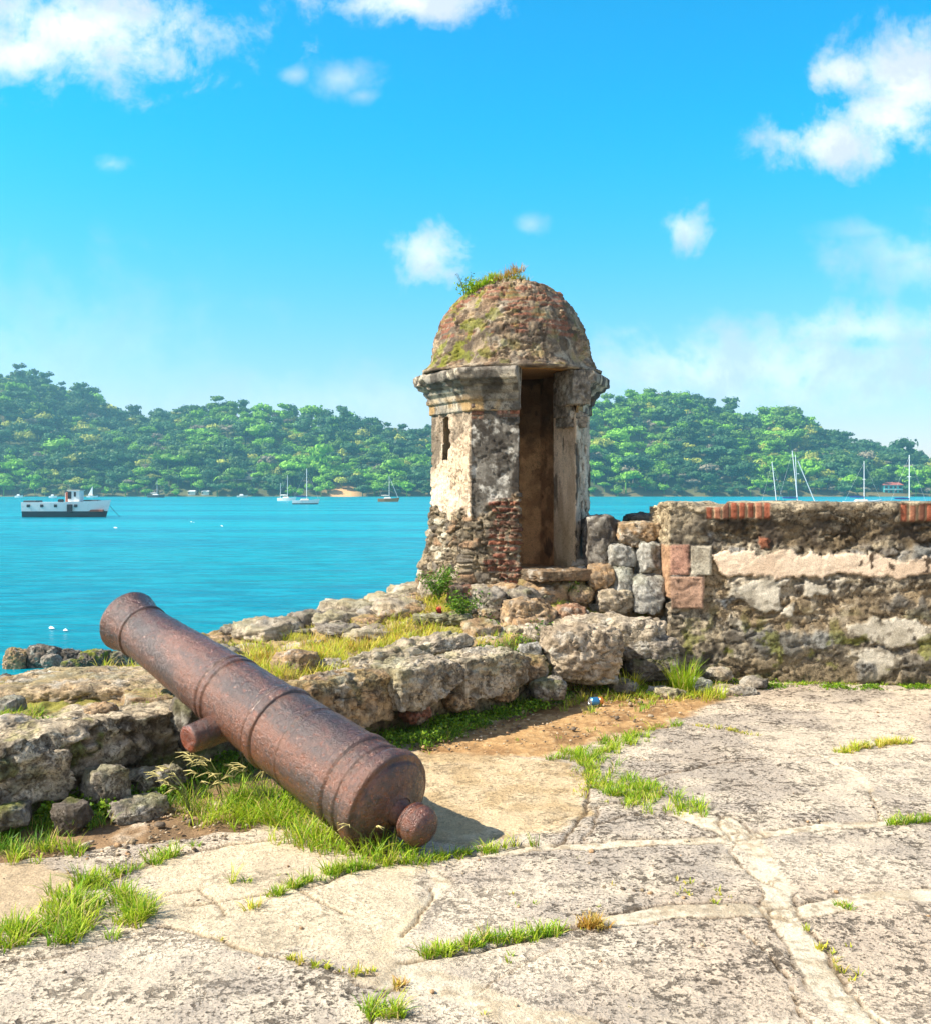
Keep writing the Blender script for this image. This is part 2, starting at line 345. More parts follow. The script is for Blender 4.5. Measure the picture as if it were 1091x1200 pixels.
def ground():
    xs = np.concatenate([np.linspace(-16, -3.7, 40)[:-1], np.arange(-3.7, 4.9, .0125), np.linspace(4.9, 16, 36)])
    ys = [-9, -6, -4, -2, -.5, .6, 1.4, 2.0, 2.4, 2.7]
    y = 2.71
    while y < 12.2: ys.append(y); y += float(np.clip(.0007*y*y, .0095, .02))
    ys = np.array(ys+list(np.linspace(12.3, 18, 14)))
    X, Y = np.meshgrid(xs, ys, indexing='ij'); P = np.stack([X, Y], -1)
    z, dF, dO, up = height(P, True)
    P3 = np.stack([X, Y, 0*X], -1)
    f1 = fbm(P3, 1.3, 4, 21); f2 = fbm(P3, 6, 4, 22); f3 = fbm(P3, 30, 3, 23); f4 = fbm(P3, .8, 3, 24)
    Pw = P+.05*np.stack([fbm(P3, 5, 3, 31)-.5, fbm(P3, 5, 3, 32)-.5], -1)*2*.8
    # paving
    pale = lin(212, 194, 168); grey = lin(182, 167, 148); tan = lin(214, 188, 142)
    c = mix(pale, grey, ss(.42, .62, f2*.5+f1*.5)); c = mix(c, lin(198, 176, 150), ss(.5, .7, f4)*.6)
    pit = .62+.5*ss(.4, .60, f1)
    jc = np.zeros(X.shape); jk = np.zeros(X.shape)
    for pts, w, kind in JL:
        L = np.array([G(a, b)[:2] for a, b in pts]); d, _ = line_d(Pw, L)
        w = w*(.72+.5*f2)
        if kind == 'c':
            jc = np.maximum(jc, 1-ss(w*.44, w*.56, d)); jk = np.maximum(jk, .9*np.exp(-((d-w*.58)/.0065)**2)*ss(.40, .52, f1))
        else: jk = np.maximum(jk, 1-ss(w*.2, w*.8, d))
    cem = mix(lin(218, 202, 174), lin(188, 170, 142), ss(.42, .62, .5*f2+.5*f3)); cem = mix(cem, lin(150, 132, 106), ss(.6, .7, f3)*.5)
    c = mix(c, cem, jc); pit = pit*(1-jc)
    def area(poly, soft=.03, warp=1.0, zz=0.0):
        q = np.array([G(a, b, zz)[:2] for a, b in poly]); return ss(-soft, soft, poly_sd(P+(Pw-P)*warp*2.2, q)+(f2-.5)*.09)
    sm = area([(-60, 1012), (60, 1012), (100, 1032), (85, 1070), (0, 1092), (-60, 1100)])
    c = mix(c, mix(lin(212, 190, 156), lin(196, 172, 138), ss(.4, .6, f1)), sm); pit = pit*(1-.85*sm)
    tn = area([(470, 880), (560, 882), (655, 893), (690, 915), (690, 948), (655, 975), (560, 990), (500, 985), (470, 930)])
    c = mix(c, mix(lin(214, 188, 148), lin(194, 166, 124), ss(.35, .65, f2)), tn); pit = pit*(1-.55*tn)
    lt = area([(170, 1000), (330, 985), (480, 1010), (500, 1060), (440, 1130), (300, 1115), (180, 1075)])
    c = mix(c, lin(220, 198, 160), lt*.55); pit = pit*(1-.6*lt)
    so1 = area([(470, 875), (600, 838), (680, 815), (760, 795), (860, 812), (815, 832), (770, 852), (700, 866), (640, 890), (550, 884), (500, 882)], .07)
    orange = mix(lin(184, 146, 98), lin(152, 116, 76), ss(.35, .65, f2)); orange = mix(orange, lin(208, 176, 130), ss(.62, .74, f3)*.6)
    so2 = area([(-80, 1010), (20, 1008), (90, 1000), (200, 985), (300, 975), (370, 992), (470, 1012), (430, 960), (330, 905), (230, 880), (0, 950), (-80, 960)], .02)
    brown = mix(lin(150, 118, 82), lin(118, 92, 62), ss(.35, .65, f2))
    so2 = so2*ss(.30, .42, f1*.5+f2*.5)
    c = mix(c, orange, so1); c = mix(c, brown, so2*.92)
    pit = pit*(1-so1)*(1-so2)
    jk2 = jk*(1-so1); c = mix(c, lin(104, 84, 58), jk2*.85)
    c = c*(.88+.26*f3)[..., None]
    z = z-(.014*jk2+.003*jc)*(1-up)+(f3-.5)*.008-(so1+so2)*.012*(1-up)+(so1+so2)*(1-up)*(f3-.5)*.008
    # bank behind the low wall: soil, dry turf, bare stone
    bsoil = mix(lin(176, 150, 108), lin(140, 116, 78), ss(.35, .65, f2)); bsoil = mix(bsoil, lin(150, 150, 60), ss(.5, .62, fbm(P3, 3.4, 4, 41))*.7)
    bsoil = mix(bsoil, lin(190, 176, 152), ss(.58, .68, fbm(P3, 5.5, 3, 42)))
    st = ss(.15, .9, dO+.3*(f2-.5)); bsoil = mix(bsoil, mix(lin(110, 98, 80), lin(80, 72, 62), f2), st)
    bs = ss(.0, .1, dF+.1*(f2-.5)); moss = lin(96, 106, 40)
    c = mix(c, bsoil, bs); fr = bs*(1-ss(.3, .5, dF)); c = mix(c, mix(lin(136, 104, 70), moss, ss(.42, .58, f2)), fr*.85); pit = pit*(1-bs)+.35*bs
    _, _, idv = voro(P3*7.0, 5)
    z = z+bs*(fbm(P3, 14, 4, 45)-.5)*.07*(1-st)
    V = np.stack([X, Y, z], -1).reshape(-1, 3)
    build('ground', V, gridf(len(xs), len(ys)), PAVE, col=np.clip(c, 0, 1).reshape(-1, 3), msk=np.stack([np.clip(pit, 0, 1.2), pit*.7, pit*0], -1).reshape(-1, 3))['kind'] = 'structure'
ground()

# ------------------------------------------------------------------ water
m, nt, bs, out = nodes('bay_water')
co = N(nt, 'ShaderNodeTexCoord').outputs['Object']
st = N(nt, 'ShaderNodeMapping', i_Vector=co, i_Scale=(.010, .045, 1)).outputs[0]
n1 = N(nt, 'ShaderNodeTexNoise', i_Vector=st, i_Scale=1.0, i_Detail=5.0, i_Roughness=.6).outputs[0]
ypos = N(nt, 'ShaderNodeSeparateXYZ', i_0=co).outputs[1]
deep = MIX(nt, MR(nt, ypos, 15, 130), tuple(lin(0, 126, 140)), tuple(lin(0, 150, 162)))
wc_ = MIX(nt, MR(nt, n1, .35, .68), deep, tuple(lin(0, 118, 140)))
w1 = N(nt, 'ShaderNodeTexNoise', i_Vector=N(nt, 'ShaderNodeMapping', i_Vector=co, i_Scale=(.55, 1.1, 1)).outputs[0], i_Scale=2.2, i_Detail=6.0, i_Roughness=.62).outputs[0]
w2 = N(nt, 'ShaderNodeTexNoise', i_Vector=N(nt, 'ShaderNodeMapping', i_Vector=co, i_Scale=(.10, .22, 1)).outputs[0], i_Scale=1.0, i_Detail=5.0, i_Roughness=.65).outputs[0]
rp = N(nt, 'ShaderNodeTexNoise', i_Vector=N(nt, 'ShaderNodeMapping', i_Vector=co, i_Scale=(.34, .9, 1)).outputs[0], i_Scale=1.0, i_Detail=6.0, i_Roughness=.7).outputs[0]
wc_ = MIX(nt, MR(nt, rp, .42, .70, 0.0, .42), wc_, tuple(lin(30, 176, 190))); wc_ = MIX(nt, MR(nt, rp, .48, .28, 0.0, .42), wc_, tuple(lin(0, 96, 122)))
nt.links.new(wc_, bs.inputs['Base Color'])
bs.inputs['Roughness'].default_value = .22; bs.inputs['IOR'].default_value = 1.33; bs.inputs['Specular IOR Level'].default_value = .06
hh = M2(nt, 'ADD', M2(nt, 'MULTIPLY', w1, .12), M2(nt, 'MULTIPLY', w2, .9))
bp = N(nt, 'ShaderNodeBump', i_Height=hh, i_Strength=.75, i_Distance=1.0); nt.links.new(bp.outputs[0], bs.inputs['Normal'])
WATERM = m
xs = np.array([-1570, -900, -300, -100, 0, 100, 300, 900, 1570.]); ys = np.array([-300, -100, 0, 100, 300, 900, 1540.])
X, Y = np.meshgrid(xs, ys, indexing='ij')
wo = build('water', np.stack([X, Y, 0*X], -1).reshape(-1, 3), gridf(len(xs), len(ys)), m, loc=(0, 0, WATER)); wo['kind'] = 'structure'
FOAM = paint_mat('foam', (.85, .88, .88), .6, .0)
def whitecaps():
    V = []; F = []
    spots = [(68, 739, 18, 1.8), (138, 619, 8, 1.0), (262, 617, 5, .8), (225, 612, 5, .6)]
    for px, py, w, h in spots:
        for k in range(3):
            qx = px+RNG.uniform(-.5, .5)*w; qy = py+(qx-px)*.18+RNG.uniform(-.4, .4)*h; ww = w*RNG.uniform(.12, .35); h2 = h*RNG.uniform(.15, .4)
            b = len(V); n = 8
            for j in range(n):
                a = 2*math.pi*j/n; p = G(qx+math.cos(a)*ww*RNG.uniform(.6, 1), qy+math.sin(a)*h2*RNG.uniform(.6, 1), WATER); V.append([p[0], p[1], WATER+.03])
            V.append([np.mean([q[0] for q in V[b:b+n]]), np.mean([q[1] for q in V[b:b+n]]), WATER+.09])
            F += [[b+j, b+(j+1) % n, b+n] for j in range(n)]
    tag(build('foam', V, np.array(F), FOAM), 'small white wave crests scattered over the turquoise bay', 'foam', kind='stuff')
whitecaps()

# ------------------------------------------------------------------ hills and forest across the bay
RIDGE = np.array([(-700, 470), (-400, 430), (-100, 440), (0, 435), (40, 437), (80, 450), (120, 467), (150, 482), (185, 481), (220, 469), (260, 466), (300, 470), (340, 480), (400, 478), (430, 485), (462, 496), (500, 494), (540, 488), (600, 480), (650, 472), (690, 464), (720, 456), (770, 450), (800, 454), (840, 470), (880, 488), (915, 474), (950, 490), (985, 506), (1020, 515), (1060, 525), (1091, 532), (1250, 545), (1500, 520), (1900, 500)], float)
D0, TREEH = 705.0, 16.0
def crest(u): return np.interp(u, RIDGE[:, 0], RIDGE[:, 1])
def d1(u): return 930+90*np.sin(u*.006+1.2)+40*np.sin(u*.017)
def hill_z(u, D):
    u = np.asarray(u, float); D = np.asarray(D, float)
    d1_ = d1(u); H = EYE+(HY-crest(u))/FPX*d1_-TREEH-WATER
    t = (D-D0)/(d1_-D0)
    tt = np.clip(t, 0, 1); prof = tt**.92*(1-.0*tt)
    p3 = np.stack([u*.012, D*.014, 0*u], -1)
    n = fbm(p3, 1, 4, 61)-.5
    prof = prof+n*.38*np.clip(tt*(1-tt)*4, 0, 1)
    back = np.clip(t-1, 0, 5)
    z = H*np.clip(prof, 0, 1.0)*np.clip(1-.55*back, 0, 1)
    z = np.where(t < 0, t*60, z)
    return z+WATER+.2+np.where(t > 0, 1.2*np.minimum(1, tt*30), 0)
us = np.arange(-640, 1760, 7.0); Ds = np.concatenate([np.linspace(690, 715, 8), np.arange(720, 1500, 10.0)])
U, D = np.meshgrid(us, Ds, indexing='ij')
V = np.stack([(U-CX)/FPX*D, D, hill_z(U, D)], -1)
pn = fbm(V, .03, 4, 66)
hc = mix(lin(52, 70, 34), lin(84, 92, 50), ss(.4, .6, pn))
sh = 1-ss(0, 14, D-D0+10*(pn-.5)); hc = mix(hc, lin(110, 100, 70), sh*.5)
bare = ss(.55, .66, fbm(V, .012, 3, 67))*.5; hc = mix(hc, lin(128, 112, 74), bare)
be = np.exp(-((U-402)/15)**2)*(1-ss(5, 26, D-D0)); hc = mix(hc, lin(214, 166, 112), np.clip(be*1.6, 0, 1))
ho = build('hills', V.reshape(-1, 3), gridf(len(us), len(Ds)), STONE, col=hc.reshape(-1, 3), msk=np.zeros((V.size//3, 3))); ho['kind'] = 'structure'

ICO = [(-.526, 0, .851), (.526, 0, .851), (-.526, 0, -.851), (.526, 0, -.851), (0, .851, .526), (0, .851, -.526), (0, -.851, .526), (0, -.851, -.526), (.851, .526, 0), (-.851, .526, 0), (.851, -.526, 0), (-.851, -.526, 0)]
ICOF = [(0, 1, 4), (0, 4, 9), (9, 4, 5), (4, 8, 5), (4, 1, 8), (8, 1, 10), (8, 10, 3), (5, 8, 3), (5, 3, 2), (2, 3, 7), (7, 3, 10), (7, 10, 6), (7, 6, 11), (11, 6, 0), (0, 6, 1), (6, 10, 1), (9, 11, 0), (9, 2, 11), (9, 5, 2), (7, 11, 2)]
ICO = np.array(ICO); ICOF = np.array(ICOF)
def tree_variant(seed, kind):
    """unit tree: crown about 1 wide, foot at z = 0; returns verts, quads, tris, colour factor"""
    g = np.random.default_rng(seed)
    V = []; Q = []; T = []; C = []; n = 0
    top = {'round': .95, 'flat': .85, 'tall': 1.35, 'bare': .9, 'palm': 1.3}[kind]
    nl = {'round': 8, 'flat': 9, 'tall': 9, 'bare': 7, 'palm': 0}[kind]
    lobes = []
    for k in range(nl):
        a = g.uniform(0, 6.28); r = math.sqrt(g.uniform(0, 1))*.36
        if kind == 'flat': c = [math.cos(a)*r*1.25, math.sin(a)*r*1.25, .62+g.uniform(-.05, .10)]; s = np.array([.22, .22, .10])*g.uniform(.8, 1.25)
        elif kind == 'tall': c = [math.cos(a)*r*.7, math.sin(a)*r*.7, g.uniform(.4, 1.2)]; s = np.array([.22, .22, .2])*g.uniform(.7, 1.2)
        else: c = [math.cos(a)*r, math.sin(a)*r, .55+g.uniform(-.22, .24)*(1-r*1.2)]; s = np.array([.22, .22, .17])*g.uniform(.5, 1.45)
        lobes.append((np.array(c), s))
    for c, s in lobes:
        if True:
            V.append(ICO*s*(.80 if kind != 'bare' else .62)+c); C.append(np.full(12, .92)); T.append(ICOF+n); n += 12
        for j in range(46 if kind != 'bare' else 26):
            d = g.normal(size=3); d[2] = abs(d[2])*.9-.25; d /= np.linalg.norm(d)
            p = c+d*s*g.uniform(.74, 1.26 if kind != 'bare' else 1.05)
            nn = d+g.normal(size=3)*.45; nn /= np.linalg.norm(nn)
            a = np.cross(nn, [0, 0, 1.0]); a /= np.linalg.norm(a)+1e-9; b = np.cross(nn, a); w = g.uniform(0, 6.28)
            a, b = a*math.cos(w)+b*math.sin(w), b*math.cos(w)-a*math.sin(w)
            q = g.uniform(.024, .062)*(1 if kind != 'bare' else .55)
            V.append([p-a*q-b*q*.6, p+a*q*.8-b*q*.8, p+a*q+b*q*.7, p-a*q*.7+b*q]); C.append(np.full(4, g.uniform(.72, 1.25))); Q.append([[n, n+1, n+2, n+3]]); n += 4
    if kind == 'palm':
        for j in range(13):
            a = j*.485+g.uniform(-.1, .1); L = g.uniform(.42, .6); el = g.uniform(-.1, 1.1)
            prev = None
            for k in range(5):
                t = k/4; p = np.array([math.cos(a)*L*t*math.cos(el*.6), math.sin(a)*L*t*math.cos(el*.6), 1.15+L*(math.sin(el)*t-.8*t*t)])
                sd = np.array([-math.sin(a), math.cos(a), 0])*(.07*(1-t*.8)+.01)
                V.append([p-sd, p+sd]); C.append(np.full(2, g.uniform(.8, 1.2)))
                if k: Q.append([[n-2, n-1, n+1, n]])
                n += 2
    th = {'round': .45, 'flat': .6, 'tall': .6, 'bare': .55, 'palm': 1.17}[kind]; tr = .03 if kind != 'palm' else .018
    for z, r in ((-.25, tr*1.3), (th, tr*.7)):
        V.append(np.array([[math.cos(j*1.5708)*r, math.sin(j*1.5708)*r, z] for j in range(4)])); C.append(np.full(4, .8))
    Q.append([[n+j, n+(j+1) % 4, n+4+(j+1) % 4, n+4+j] for j in range(4)]); n += 8
    for c, s in lobes:
        a = np.array([0, 0, th*.6]); V.append([a+[.015, 0, 0], a-[.015, 0, 0], c-[.006, 0, 0], c+[.006, 0, 0]]); C.append(np.full(4, .8)); Q.append([[n, n+1, n+2, n+3]]); n += 4
    return np.concatenate([np.asarray(v).reshape(-1, 3) for v in V]), np.concatenate(Q), (np.concatenate(T) if T else np.zeros((0, 3), int)), np.concatenate(C)
TV = {k: [tree_variant(100+i*7+j, k) for j in range(4)] for i, k in enumerate(('round', 'flat', 'tall', 'bare', 'palm'))}
TCOL = {'dark': lin(68, 102, 42), 'mid': lin(98, 136, 46), 'bright': lin(120, 172, 44), 'yellow': lin(164, 172, 68), 'grey': lin(136, 128, 104), 'blue': lin(66, 106, 60)}
TREES = []
def forest():
    u = -330.0
    pts = []
    D = D0+1
    row = 0
    while D < 1160:
        sp = 7.0+1.4*min(1, (D-D0)/200)
        du = sp/D*FPX
        for uu in np.arange(-340+(row % 2)*du*.5, 1440, du):
            pts.append((uu+RNG.uniform(-.42, .42)*du, D+RNG.uniform(-4, 4)))
        D += 8.5 if D < 760 else 11.5; row += 1
    pts = np.array(pts); U, D = pts[:, 0], pts[:, 1]
    keep = D < d1(U)+25; U, D = U[keep], D[keep]
    Z = hill_z(U, D); X = (U-CX)/FPX*D
    tone = fbm(np.stack([U*.011, D*.012, 0*U], -1), 1, 3, 71); t2 = RNG.uniform(0, 1, len(U)); h = (D-D0)/(d1(U)-D0)
    B = {k: [] for k in 'VQTC'}; n = 0; nn = 0
    for i in range(len(U)):
        if abs(U[i]-402) < 17 and D[i] < D0+9: continue
        if abs(U[i]-1046) < 15 and D[i] < D0+22: continue
        if abs(U[i]-236) < 16 and D[i] < D0+4: continue
        b = tone[i]+.45*(t2[i]-.5)-.16*h[i]
        kind = 'round'
        if b > .57: c = 'bright'
        elif b > .48: c = 'mid'
        elif b > .36: c = 'dark' if t2[i] > .35 else 'blue'
        else: c = 'blue' if t2[i] < .5 else 'dark'
        r = RNG.uniform()
        if r < .05: c = 'grey'; kind = 'bare'
        elif r < .12: c = 'yellow'
        elif r < .30 and h[i] < .75: kind = 'flat'
        elif r < .36: kind = 'tall'
        elif r < .40 and D[i] < D0+40: kind = 'palm'; c = 'yellow' if RNG.uniform() < .4 else 'bright'
        s = RNG.uniform(8, 15)*(1.5 if RNG.uniform() < .15 else 1)*(1.0 if kind != 'palm' else .75)*(1.12 if kind == 'flat' else 1)
        if D[i] < D0+10: s *= .8
        v = RNG.integers(4); rot = RNG.uniform(0, 6.28); jit = RNG.uniform(.8, 1.25)
        sz = s*RNG.uniform(.75, 1.0)
        front = D[i] < D0+46 and -8 < U[i] < 1100 and not (503 < U[i] < 692) and nn < 296
        near_ridge = False
        if front:
            TREES.append((kind, v, X[i], D[i], Z[i], s, sz, rot, TCOL[c]*jit, c)); nn += 1; continue
        A, Q, T, Cf = TV[kind][v]
        cs, sn = math.cos(rot), math.sin(rot)
        P = np.stack([(A[:, 0]*cs-A[:, 1]*sn)*s+X[i], (A[:, 0]*sn+A[:, 1]*cs)*s+D[i], A[:, 2]*sz+Z[i]], -1)
        B['V'].append(P); B['Q'].append(Q+n); B['T'].append(T+n); B['C'].append(Cf[:, None]*(TCOL[c]*jit)[None]); n += len(A)
    o = build('forest', np.concatenate(B['V']), [np.concatenate(B['Q']), np.concatenate(B['T'])], TREE, col=np.concatenate(B['C']), smooth=False)
    o.color = (1, 1, 1, 1)
    tag(o, 'dense tropical forest covering the hills across the bay', 'forest', kind='stuff')
    meshes = {}
    NM = {'round': 'broadleaf_tree', 'flat': 'spreading_tree', 'tall': 'tall_tree', 'bare': 'bare_tree', 'palm': 'palm_tree'}
    CN = {'dark': 'dark green', 'mid': 'mid green', 'bright': 'bright green', 'yellow': 'yellowish green', 'grey': 'grey leafless', 'blue': 'bluish green'}
    SH = {'round': 'round crowned tree', 'flat': 'flat spreading tree', 'tall': 'tall narrow tree', 'bare': 'dry tree', 'palm': 'palm'}
    for kind, v, x, y, z, s, sz, rot, c, cn in TREES:
        if (kind, v) not in meshes:
            A, Q, T, Cf = TV[kind][v]; meshes[(kind, v)] = mesh_data(NM[kind], A, [Q, T], TREE, col=np.repeat(Cf[:, None], 3, 1), smooth=False)
        o = obj(NM[kind], meshes[(kind, v)], loc=(x, y, z)); o.scale = (s, s, sz); o.rotation_euler = (0, 0, rot); o.color = (*[float(q) for q in c], 1)
        lab = f'{CN[cn]} {SH[kind]} at the foot of the wooded shore across the bay'
        tag(o, lab, 'palm' if kind == 'palm' else 'tree', f'{CN[cn]} {SH[kind]}s along the far shore')
forest()

# ------------------------------------------------------------------ the air over the bay
hz = MB().box((0, 625, 78), (3200, 1950, 172))
hm = bpy.data.materials.new('sea_air'); hm.use_nodes = True; nt = hm.node_tree; nt.nodes.clear()
pv = N(nt, 'ShaderNodeVolumePrincipled', i_Density=HAZE); pv.inputs['Color'].default_value = (.42, .82, .98, 1); pv.inputs['Anisotropy'].default_value = .2
nt.links.new(pv.outputs[0], N(nt, 'ShaderNodeOutputMaterial').inputs['Volume'])
ho_ = hz.build('haze', hm); tag(ho_, 'thin bluish sea haze over the bay and the hills', 'haze', kind='stuff')
SC.cycles.volume_bounces = 1
# ------------------------------------------------------------------ masonry helpers
def relief(P, cell, seed, depth=.03, warp=.25, flat=(1, 1, 1)):
    """stones in mortar: outward offset, mortar mask, stone id"""
    Q = P/np.array(flat)
    w = np.stack([fbm(Q, 2.0/cell, 3, seed+k) for k in (1, 2, 3)], -1)-.5
    q = Q/cell+w*2*warp
    F1, F2, I = voro(q, seed)
    e = F2-F1
    g = 1-ss(.03, .20, e)
    return -depth*g+(I-.5)*depth*.9*(1-g), g, I
def stone_cols(I, P, tones, seed):
    k = (I*997.0) % 1.0; n = len(tones); i = np.clip((k*n).astype(int), 0, n-1)
    t = np.array(tones)[i]
    return t*(.75+.5*fbm(P, 7, 4, seed))[..., None]
CUBES = {}
def cube_sphere(n):
    if n in CUBES: return CUBES[n]
    t = np.linspace(-1, 1, n+1); t = np.tan(t*math.pi/4)
    a, b = np.meshgrid(t, t, indexing='ij'); o = np.ones_like(a)
    V = []; F = []; base = 0
    for ax in range(3):
        for s in (1, -1):
            p = [None]*3; p[ax] = o*s; p[(ax+1) % 3] = a*s; p[(ax+2) % 3] = b
            V.append(np.stack(p, -1).reshape(-1, 3)); f = gridf(n+1, n+1)+base; F.append(f); base += (n+1)**2
    V = np.concatenate(V); F = np.concatenate(F)
    _, idx, inv = np.unique(np.round(V, 5), axis=0, return_index=True, return_inverse=True)
    CUBES[n] = (V[idx], inv.ravel()[F]); return CUBES[n]
T_PALE = [lin(206, 190, 164), lin(188, 170, 142), lin(170, 156, 136)]
T_GREY = [lin(150, 140, 126), lin(168, 156, 138), lin(128, 120, 110)]
T_DARK = [lin(104, 96, 86), lin(120, 110, 98), lin(88, 80, 72)]
T_WARM = [lin(190, 160, 122), lin(176, 142, 104), lin(160, 138, 112)]
T_BLUE = [lin(168, 166, 158), lin(192, 188, 176), lin(140, 138, 130)]
T_BRICK = [lin(154, 94, 70), lin(138, 84, 66), lin(170, 116, 92)]
def rock_mesh(name, dim, seed, n=26, boxy=.35, cuts=9, amp=.09, tones=T_PALE, moss=.0, pit=.45, strata=0.0, dark=.35):
    g = np.random.default_rng(seed); V, F = cube_sphere(n)
    s = V/np.linalg.norm(V, axis=1, keepdims=True); p = s*(1-boxy)+V*boxy
    for k in range(cuts):
        d = g.normal(size=3); d /= np.linalg.norm(d); h = g.uniform(.62, .95)*(1+boxy*.5); q = p@d-h
        p = p-np.where(q > 0, q*.92, 0)[:, None]*d
    P = p*np.array(dim)/2; nrm = p/np.linalg.norm(p, axis=1, keepdims=True)
    m = float(np.mean(dim)); off = seed*3.17
    f = fbm(P+off, 2.4/m, 4, seed)-.5; f2 = fbm(P+off, 9/m, 4, seed+5)-.5; f3 = fbm(P+off, 40, 3, seed+9)-.5
    cr = np.abs(fbm(P+off, 4.5/m, 3, seed+13)-.5); crv = np.exp(-(cr/.018)**2)
    P = P+nrm*(amp*m*(1.7*f+1.2*f2)+.022*f3-.045*m*crv)[:, None]
    f4 = fbm(P+off, 18, 4, seed+41)-.5; P = P+nrm*(.030*np.sign(f4)*np.abs(f4)**.8)[:, None]*min(1, m*3)
    if strata: P = P+nrm*(strata*(fbm(P*np.array([.25, .25, 1])+off, 26, 3, seed+15)-.5))[:, None]*(1-np.abs(nrm[:, 2:3]))
    c = mix(tones[0], tones[1], ss(.38, .62, f+.5)); c = mix(c, tones[2], ss(.5, .68, f2+.5+.2*f))
    lich = ss(.52, .66, fbm(P+off, 5.5/max(m, .2), 5, seed+21)); c = mix(c, lin(84, 78, 68), lich*dark)
    c = mix(c, lin(205, 198, 182), ss(.60, .70, fbm(P+off, 8, 4, seed+25))*.5)
    if moss:
        up = ss(.0, .8, nrm[:, 2]+.8*(fbm(P+off, 8, 3, seed+31)-.5)*2)
        c = mix(c, lin(128, 134, 44), np.clip(up*moss*ss(.42, .6, fbm(P+off, 6, 3, seed+33)), 0, 1))
    c = mix(c, lin(80, 70, 54), ss(.04, .13, -f4)*.38); c = c*(.80+.40*(f3+.5))[:, None]
    return mesh_data(name, P, F, STONE, col=np.clip(c, 0, 1), msk=np.array([[pit, .9, 0]]))
def rock(name, c, dim, seed, rz=0.0, tilt=(0, 0), parent=None, **kw):
    o = obj(name, rock_mesh(name, dim, seed, **kw), parent, c); o.rotation_euler = (tilt[0], tilt[1], rz); return o
def sweep(path, prof, closed=False, res=None, flip=False):
    """path: plan points; prof: (inset, z). Returns points [np, nz, 3], arc length and outward normals; outward is to the right of travel"""
    path = np.asarray(path, float); n = len(path)
    seg = [(path[k], path[(k+1) % n]) for k in range(n if closed else n-1)]
    nr = [np.array([b[1]-a[1], -(b[0]-a[0])])/np.linalg.norm(b-a) for a, b in seg]
    if flip: nr = [-q for q in nr]
    mit = []
    for k in range(n):
        a = nr[k-1] if (closed or k > 0) else nr[0]; b = nr[k % len(nr)] if (closed or k < n-1) else nr[-1]
        m = a+b; mit.append(m/(1+a@b))
    pts = []; ms = []; ns = []; S = []; s0 = 0
    for k, (a, b) in enumerate(seg):
        L = np.linalg.norm(b-a); r = res[k] if isinstance(res, (list, tuple)) else res; c = max(1, int(round(L/r)))
        t = np.arange(c)/c
        pts.append(a+(b-a)*t[:, None]); ms.append(mit[k]+(mit[(k+1) % n]-mit[k])*t[:, None]); S.append(s0+L*t); s0 += L
        nn = np.repeat(nr[k][None], c, 0); nn[0] = mit[k]/np.linalg.norm(mit[k]); ns.append(nn)
    if not closed: pts.append(path[-1:]); ms.append(mit[-1][None]); S.append([s0]); ns.append(nr[-1][None])
    pts = np.concatenate(pts); ms = np.concatenate(ms); S = np.concatenate(S); ns = np.concatenate(ns)
    prof = np.asarray(prof, float)
    P = np.zeros((len(pts), len(prof), 3))
    P[..., :2] = pts[:, None]-ms[:, None]*prof[None, :, :1]; P[..., 2] = prof[None, :, 1]
    return P, S, ns
def resample(prof, r):
    prof = np.asarray(prof, float); out = []
    for a, b in zip(prof[:-1], prof[1:]):
        c = max(1, int(round(np.linalg.norm(b-a)/r))); t = np.arange(c)/c; out.append(a+(b-a)*t[:, None])
    return np.concatenate(out+[prof[-1:]])
def grid_normals(P):
    du = np.gradient(P, axis=0); dv = np.gradient(P, axis=1); n = np.cross(du, dv); return n/(np.linalg.norm(n, axis=-1, keepdims=True)+1e-9)

